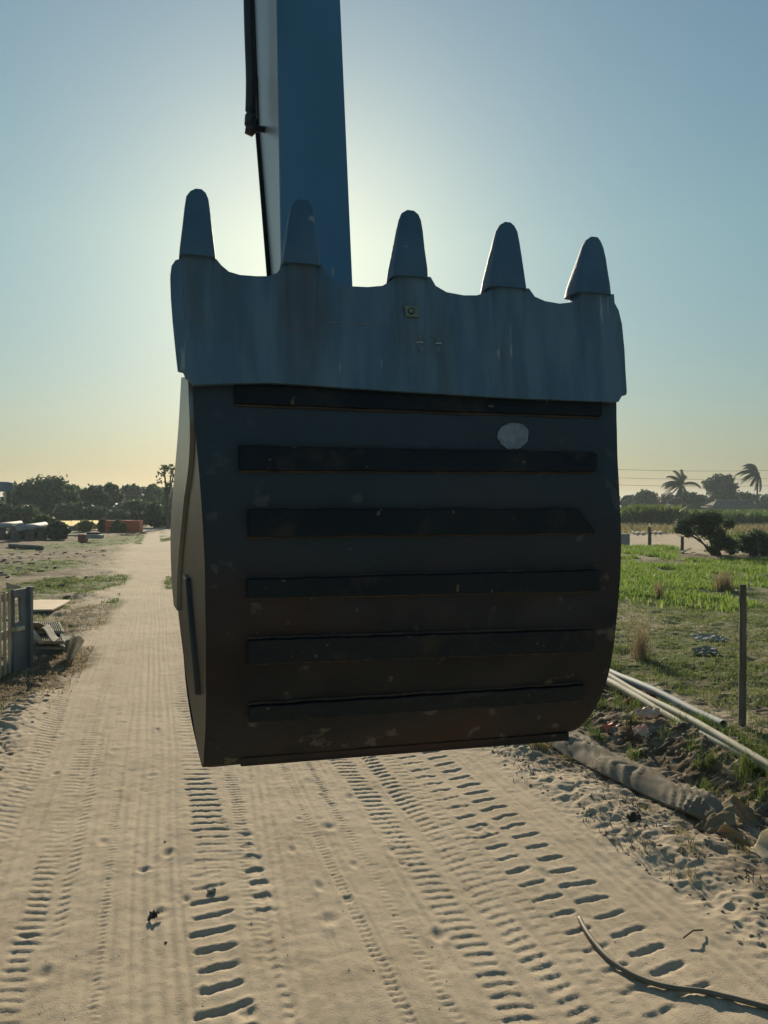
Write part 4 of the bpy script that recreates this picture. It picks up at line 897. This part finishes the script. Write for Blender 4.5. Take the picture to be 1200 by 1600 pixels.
RT = [(984, 773, 34, 190, 'low dark tree nearest the bucket on the right', L_dark, 2200), (1008, 765, 46, 180, 'pointed dark tree second from the bucket', L_dark, 3000), (1043, 770, 34, 182, 'brownish thin tree left of the first palm', L_brown, 1600), (1077, 768, 62, 175, 'dense round dark tree under the first palm', L_dark, 3600),
      (1126, 740, 62, 190, 'tall dark tree between the two palms', L_dark, 3800), (1162, 768, 54, 198, 'dark tree behind the second palm', L_dark, 2600), (1200, 772, 50, 190, 'dark tree at the right picture edge', L_dark, 2400), (945, 770, 60, 190, 'dark tree hidden mostly behind the bucket', L_dark, 1800), (1245, 765, 70, 190, 'dark tree outside the right edge', L_dark, 1800)]
for i, (px, yt, w_, Y, lab, m_, n_) in enumerate(RT): tree(px, yt, w_, Y, lab, m_, 60+i, n_, low=.02, nb=44, group=GR)
def bush(px, pts, Y, label, m_, n_, seed, ls):
    X = (px-600)/F*Y; z0 = z1(X, Y); t = empty('bush', (X, Y, z0), label, 'bush', 'bushes beside the sandy path'); bl = []
    for x, y, r_ in pts:
        p = P(x, y, Y); bl.append((p.x, p.y+random.uniform(-.5, .5), p.z, r_/F*Y))
    mknp('crown', leaves(bl, n_, ls, seed), 4, m_, t); mb = MB()
    for b_ in bl: mb.tube([Vector((X+random.uniform(-.3, .3), Y, z0)), Vector((X, Y, z0)).lerp(Vector(b_[:3]), .6)+Vector((random.uniform(-.1, .1), 0, .1)), Vector(b_[:3])], [.05, .035, .015], 5)
    mb.build('trunk', M_bark, t)
bush(1118, [(1070, 820, 13), (1088, 812, 14), (1105, 812, 16), (1100, 828, 14), (1122, 832, 15), (1120, 846, 14), (1134, 850, 12), (1117, 858, 10), (1060, 827, 8), (1136, 818, 9), (1075, 832, 9)], 38.5, 'broad dark bush standing on the bank above the lush grass', L_bush, 14000, 71, .07)
bush(1180, [(1166, 845, 12), (1180, 838, 13), (1196, 845, 14), (1172, 856, 11), (1190, 860, 11), (1158, 855, 9), (1212, 850, 14), (1150, 862, 7), (1203, 862, 12), (1225, 845, 15)], 38.5, 'lower dark bush right of the broad bush', L_bush, 10000, 72, .07)
def palm(px, yc, ybase, Y, fl, label, seed, blow=-.75):
    r1 = random.Random(seed); X = (px-600)/F*Y; z0 = z1(X, Y); top = P(px, yc, Y).z; t = empty('palm_tree', (X, Y, z0), label, 'palm tree', 'wind-blown palms beyond the field')
    mb = MB(); mb.tube([Vector((X-.3, Y, z0)), Vector((X-.15, Y, z0+(top-z0)*.5)), Vector((X, Y, top))], [.26, .2, .17], 8); mb.build('trunk', M_bark, t)
    mb = MB()
    for k in range(26):
        a = r1.uniform(0, 6.28); el = r1.uniform(-.5, 1.2); d = Vector((math.cos(a)*math.cos(el)+blow, math.sin(a)*math.cos(el)*.8, math.sin(el))).normalized(); L_ = fl*r1.uniform(.75, 1.1); pts = []
        vdir = d.copy(); p = Vector((X, Y, top)); N_ = 12
        for i in range(N_+1):
            pts.append(p.copy()); p = p+vdir*L_/N_; vdir = (vdir+Vector((blow*.09, 0, -.10-.05*r1.random()))).normalized()
        mb.tube(pts, [.05*(1-i/N_*.8) for i in range(N_+1)], 4)
        for i in range(2, N_*3):
            u = i/(N_*3); j = min(N_-1, int(u*N_)); q = pts[j].lerp(pts[j+1], u*N_-j); dd = (pts[j+1]-pts[j]).normalized(); sd_ = dd.cross(Vector((0, 0, 1))).normalized()
            for sg in (-1, 1):
                l_ = fl*.27*(1-.55*abs(u-.4)*1.3); tip = q+(sd_*sg*.45+dd*.55+Vector((blow*.5, 0, -.55))).normalized()*l_; w_ = dd*.10
                mb.add([q-w_, q+w_, tip], [(0, 1, 2)])
    me = bpy.data.meshes.new('crown'); me.from_pydata([tuple(v) for v in mb.v], [], mb.f); link('crown', me, L_palm, t)
palm(1065, 757, 795, 172, 4.7, 'shorter wind-bent palm above the round dark tree', 5); palm(1184, 739, 797, 172, 5.2, 'tall palm with bare trunk and wind-swept fronds at right', 9)
# tall crop rows: dense, uncountable
pos = clumped(9000, rect(97, 112, 930, 1260), 80, 6, .5); tag(blades('crop_plants', pos, 1.1, 2.3, .42, L_crop, .9, 81), 'tall leafy green crop standing across the field behind the path', 'crop', kind='stuff')
pos = clumped(5000, rect(68, 97, 930, 1260), 82, 10, .5); tag(blades('scrub_grass', pos, .25, .6, .10, L_dry, .9, 83), 'rough dry scrub behind the sandy path', 'grass', kind='stuff')
pos = clumped(2500, rect(42, 60, 1130, 1290), 84, 16, .3); tag(blades('bank_grass', pos, .25, .8, .08, L_verge, .9, 85), 'rough green growth behind the lower bush', 'grass', kind='stuff')
pos = clumped(2500, rect(97, 103, 985, 1050), 86, 6, .6); tag(blades('leafy_plants', pos, 1.8, 3.0, .5, L_verge, .9, 87), 'brighter leafy plants left in front of the crop', 'plants', kind='stuff')

# ------------------------------------------------------------------ far things
def part(name, mb, m_, par, **k): return mb.build(name, m_, par, **k)
# house
Y = 160; a = P(1112, 796, Y); b_ = P(1186, 796, Y); hs = empty('house', (a.x, Y, z1(a.x, Y)), 'low farmhouse with long dark roof under the tall dark tree', 'house')
rz = P(1150, 782, Y).z; ez = P(1150, 792, Y).z
mb = MB(); mb.box(((a.x+b_.x)/2, Y+2.5, ez/2), b_.x-a.x-1.2, 5, ez); part('wall', mb, M_wall, hs)
mb = MB(); x0, x1 = a.x-.3, b_.x+.3
mb.add([(x0, Y-.8, ez-.1), (x1, Y-.8, ez-.1), (x1-1.5, Y+2.5, rz), (x0+2.4, Y+2.5, rz), (x0, Y+5.8, ez-.1), (x1, Y+5.8, ez-.1)], [(0, 1, 2, 3), (4, 3, 2, 5), (0, 3, 4), (1, 5, 2), (0, 4, 5, 1)]); rf = part('roof', mb, M_roof, hs)
mb = MB(); mb.beam((x0+2.3, Y+2.4, rz+.06), (x1-1.4, Y+2.4, rz+.06), .5, .2); part('ridge_cap', mb, M_zinc, rf)
# far grey building left
Y = 140; a = P(194, 763, Y); b_ = P(275, 763, Y); bd_ = empty('grey_building', (a.x, Y, 0), 'pale grey flat building seen through the trees on the left', 'building')
zt = a.z; mb = MB(); mb.box(((a.x+b_.x)/2, Y+4, zt/2), b_.x-a.x, 8, zt); part('wall', mb, M_wall, bd_); mb = MB(); mb.box(((a.x+b_.x)/2, Y+4, zt+.12), b_.x-a.x+.4, 8.4, .24); part('roof', mb, M_zinc, bd_)
# water tank
Y = 100; c = P(3, 768, Y); wt = empty('water_tank', (c.x, Y, 0), 'blue water tank on pale stilts at the left edge', 'water tank')
mb = MB(); r_ = 1.35; zt = P(3, 753, Y).z; mb.tube([Vector((c.x, Y, c.z)), Vector((c.x, Y, zt-.1)), Vector((c.x, Y, zt))], [r_, r_*1.06, r_*.9], 20); part('tank', mb, M_tank, wt, smooth=False)
for dx, dy in ((-.9, -.9), (.9, -.9), (-.9, .9), (.9, .9)): mb = MB(); mb.beam((c.x+dx, Y+dy, 0), (c.x+dx, Y+dy, c.z), .22, .22, up=(0, 1, 0)); part('leg', mb, M_conc, wt)
# orange crates
def ocrate(px, py, w_, h_, Y, label):
    p = P(px, py, Y); c = empty('plastic_crate', p, label, 'crate', 'orange crates stacked before the trees')
    mb = MB(); t_ = .05
    mb.box(p+Vector((0, 0, h_/2)), w_-.1, .9, h_-.1); mb.build('body', M_orange, c)
    for zz in (.05, h_*.5, h_-.05): mb = MB(); mb.box(p+Vector((0, 0, zz)), w_, 1.0, .07); mb.build('band', M_orange, c)
    for k in range(5): mb = MB(); mb.box(p+Vector((-w_/2+.05+(w_-.1)*k/4, 0, h_/2)), .06, .98, h_-.02); mb.build('rib', M_orange, c)
Y = 72; w1 = 26/F*Y; h1 = 9.6/F*Y
for (px, py, lab) in ((180, 832, 'lower left orange crate behind the dark small bush'), (180, 822.4, 'upper left orange crate behind the dark small bush'), (208, 832, 'lower right orange crate beside the road'), (208, 822.4, 'upper right orange crate beside the road')): ocrate(px, py, w1, h1, Y, lab)
# arched culverts
def halfpipe(c, ax, r_, L_, th=.09, n=14):
    ax = Vector(ax).normalized(); x = ax.cross(up).normalized(); mb = MB(); g = []
    for k in range(n+1):
        t = math.pi*k/n; d = x*math.cos(t)+up*math.sin(t); g.append([c+d*r_+ax*L_*e for e in (0, .5, 1)])
    mb.sheet(g, th); return mb
M_cov = leafmat('pale_translucent_shell', (.85, .80, .62), (.85, .80, .62), .8)
for i, (px, lab) in enumerate(((101, 'leftmost pale arched shell by the trees'), (122, 'second pale arched shell from the left'), (146, 'pale arched shell behind the yellow bush'), (194, 'lone arched shell among the orange crates'))):
    Y = 78 if i < 3 else 73.5; p = P(px, 829, Y); p.z = z1(p.x, Y); r_ = .62; w_ = .70; tp = 1.02; prof2 = []
    n_ = 16
    inner = [(r_*math.cos(math.pi*k/n_), .10+r_*.92*math.sin(math.pi*k/n_)) for k in range(n_+1)]
    outer = [(w_*math.copysign(min(1, abs(1.35*math.cos(math.pi*k/n_))), math.cos(math.pi*k/n_)), min(tp, .05+1.5*tp*math.sin(math.pi*k/n_))) for k in range(n_+1)]
    mb = MB()
    for j in range(2):
        mb.v += [p+Vector((x, .05*j, z)) for x, z in inner]+[p+Vector((x, .05*j, z)) for x, z in outer]
    q = n_+1
    for k in range(n_):
        mb.f += [(k, k+1, q+k+1, q+k), (2*q+k, 3*q+k, 3*q+k+1, 2*q+k+1), (k, 2*q+k, 2*q+k+1, k+1), (q+k, q+k+1, 3*q+k+1, 3*q+k)]
    arc_ = empty('arched_shell', p, lab, 'arched shell', 'arched shells by the trees'); mb.build('end_frame', M_cov, arc_); halfpipe(p+Vector((0, .08, .06)), (.15, 1, 0), .66, 1.6, .05).build('shell_body', M_dconc, arc_)  # dark body colour stands in for shade inside the arch
# long metal troughs on blocks
for i, (x0, y0, x1, y1, Y, lab) in enumerate(((-30, 826, 32, 819, 56, 'upper long curved metal sheet at the left edge'), (20, 828, 70, 821, 54, 'long curved metal sheet ending at the dark bush'))):
    a, b_ = P(x0, y0, Y), P(x1, y1, Y+3); L_ = (b_-a).length; mb = halfpipe(a-up*.1, (b_-a), .38, L_, .04); o = tag(mb.build('metal_trough', M_zinc, smooth=True), lab, 'metal sheet', 'long curved metal sheets')
    for e, pl_ in ((.08, 'left'), (.5, 'middle'), (.92, 'right')):
        mb = MB(); p = a.lerp(b_, e); g0 = z1(p.x, p.y); mb.box((p.x, p.y, g0+(p.z-.12-g0)/2), .5, .5, p.z-.12-g0)
        tag(mb.build('concrete_block', M_dconc, bevel=.02), 'dark block propping the '+pl_+' end of the '.replace('end', 'part')+('upper' if i == 0 else 'right-hand')+' curved metal sheet', 'block', 'blocks under the curved metal sheets')
a, b_ = G(16, 852, .12), G(65, 857, .12); mb = MB(); mb.tube([a, b_], .14, 12); tag(mb.build('steel_pipe', M_dconc, smooth=True), 'dark grey pipe lying on pale ground below the troughs', 'pipe')
a, b_ = G(100, 837, .1), G(126, 836, .14); mb = MB(); mb.beam(a, b_, .5, .12); tag(mb.build('pale_beam', M_fibre), 'pale beam lying left of the red box', 'beam')
p = G(127, 847); rb = empty('red_box', p, 'small red machine box with grey top on the yard grass', 'box'); mb = MB(); mb.box(p+Vector((0, .3, .28)), .5, .6, .56); mb.build('body', mat('red_paint', (.28, .05, .04), None, 3, .6), rb, bevel=.02); mb = MB(); mb.box(p+Vector((.85, .3, .38)), 1.1, .6, .28); mb.build('tray', M_zinc, rb, bevel=.02); mb = MB(); mb.box(p+Vector((.75, .3, .62)), .8, .5, .16); mb.build('lid', M_dark, rb, bevel=.02)
a, b_ = G(98, 829, 0), G(125, 829, 0); mb = MB(); mb.box((a+b_)/2+up*.18, 1.9, .8, .36); mb.box((a+b_)/2+up*.42+Vector((.2, 0, 0)), 1.5, .6, .12); tag(mb.build('block_pile', M_dconc, bevel=.03), 'dark flat pile in front of the arched culverts', 'pile')
# concrete box & white strip by the path
p = G(978, 853); mb = MB(); mb.box(p+Vector((-.1, .4, .38)), .75, .7, .78); o = mb.build('concrete_box', mat('grey_blue_box', (.2, .24, .26), None, 2, .8), bevel=.02); tag(o, 'small grey-blue concrete box at the bucket edge', 'box')
for x0, x1, y, lab in ((990, 1012, 837, 'white sheet strip left of the distant post'), (1018, 1038, 836, 'white sheet strip right of the distant post')):
    a, b_ = G(x0, y+1, 0), G(x1, y+1, 0); mb = MB(); g = [[a.lerp(b_, i/12)+Vector((0, q*.5, .10+q*.25+.06*math.sin(i*1.3+q))) for q in (0, .5, 1)] for i in range(13)]; mb.sheet(g, .03); tag(mb.build('white_strip', M_cloth, smooth=True), lab, 'sheet')
a, b_ = GG(1064, 866, .1), GG(1078, 862, .2); mb = MB(); mb.beam(a, b_, .15, .08); tag(mb.build('pale_plank', M_cloth), 'short white plank on the bank under the broad bush', 'plank')
# power line with poles
Y = 165; pa, pb_ = P(915, 728, Y), P(1300, 728, Y)
for p, lab in ((pa, 'power pole hidden behind the bucket'), (pb_, 'power pole outside the right edge')):
    mb = MB(); mb.tube([Vector((p.x, Y, 0)), Vector((p.x, Y, p.z+1))], .15, 8); mb.box((p.x, Y, p.z+.2), 1.6, .12, .12); tag(mb.build('power_pole', M_bark), lab, 'power pole')
for yy, lab in ((735, 'upper power line crossing the sky at right'), (748, 'middle power line crossing the sky at right'), (759, 'lower power line crossing the sky at right')):
    pts = [P(915+385*k/20, yy-3+4*math.sin(math.pi*k/20), Y) for k in range(21)]; mb = MB(); mb.tube(pts, .035, 5); tag(mb.build('power_line', M_hose), lab, 'power line', 'power lines')

# ------------------------------------------------------------------ haze
mh = bpy.data.materials.new('dusty_air'); mh.use_nodes = True; nt = mh.node_tree; nt.nodes.clear()
pv = nt.nodes.new('ShaderNodeVolumePrincipled'); pv.inputs['Color'].default_value = (.75, .90, 1.0, 1); pv.inputs['Density'].default_value = HAZE; pv.inputs['Anisotropy'].default_value = .3
ho = nt.nodes.new('ShaderNodeOutputMaterial'); nt.links.new(pv.outputs[0], ho.inputs['Volume'])
mb = MB(); mb.box((0, 0, 8), 9000, 9000, 30); tag(mb.build('haze', mh), kind='stuff')
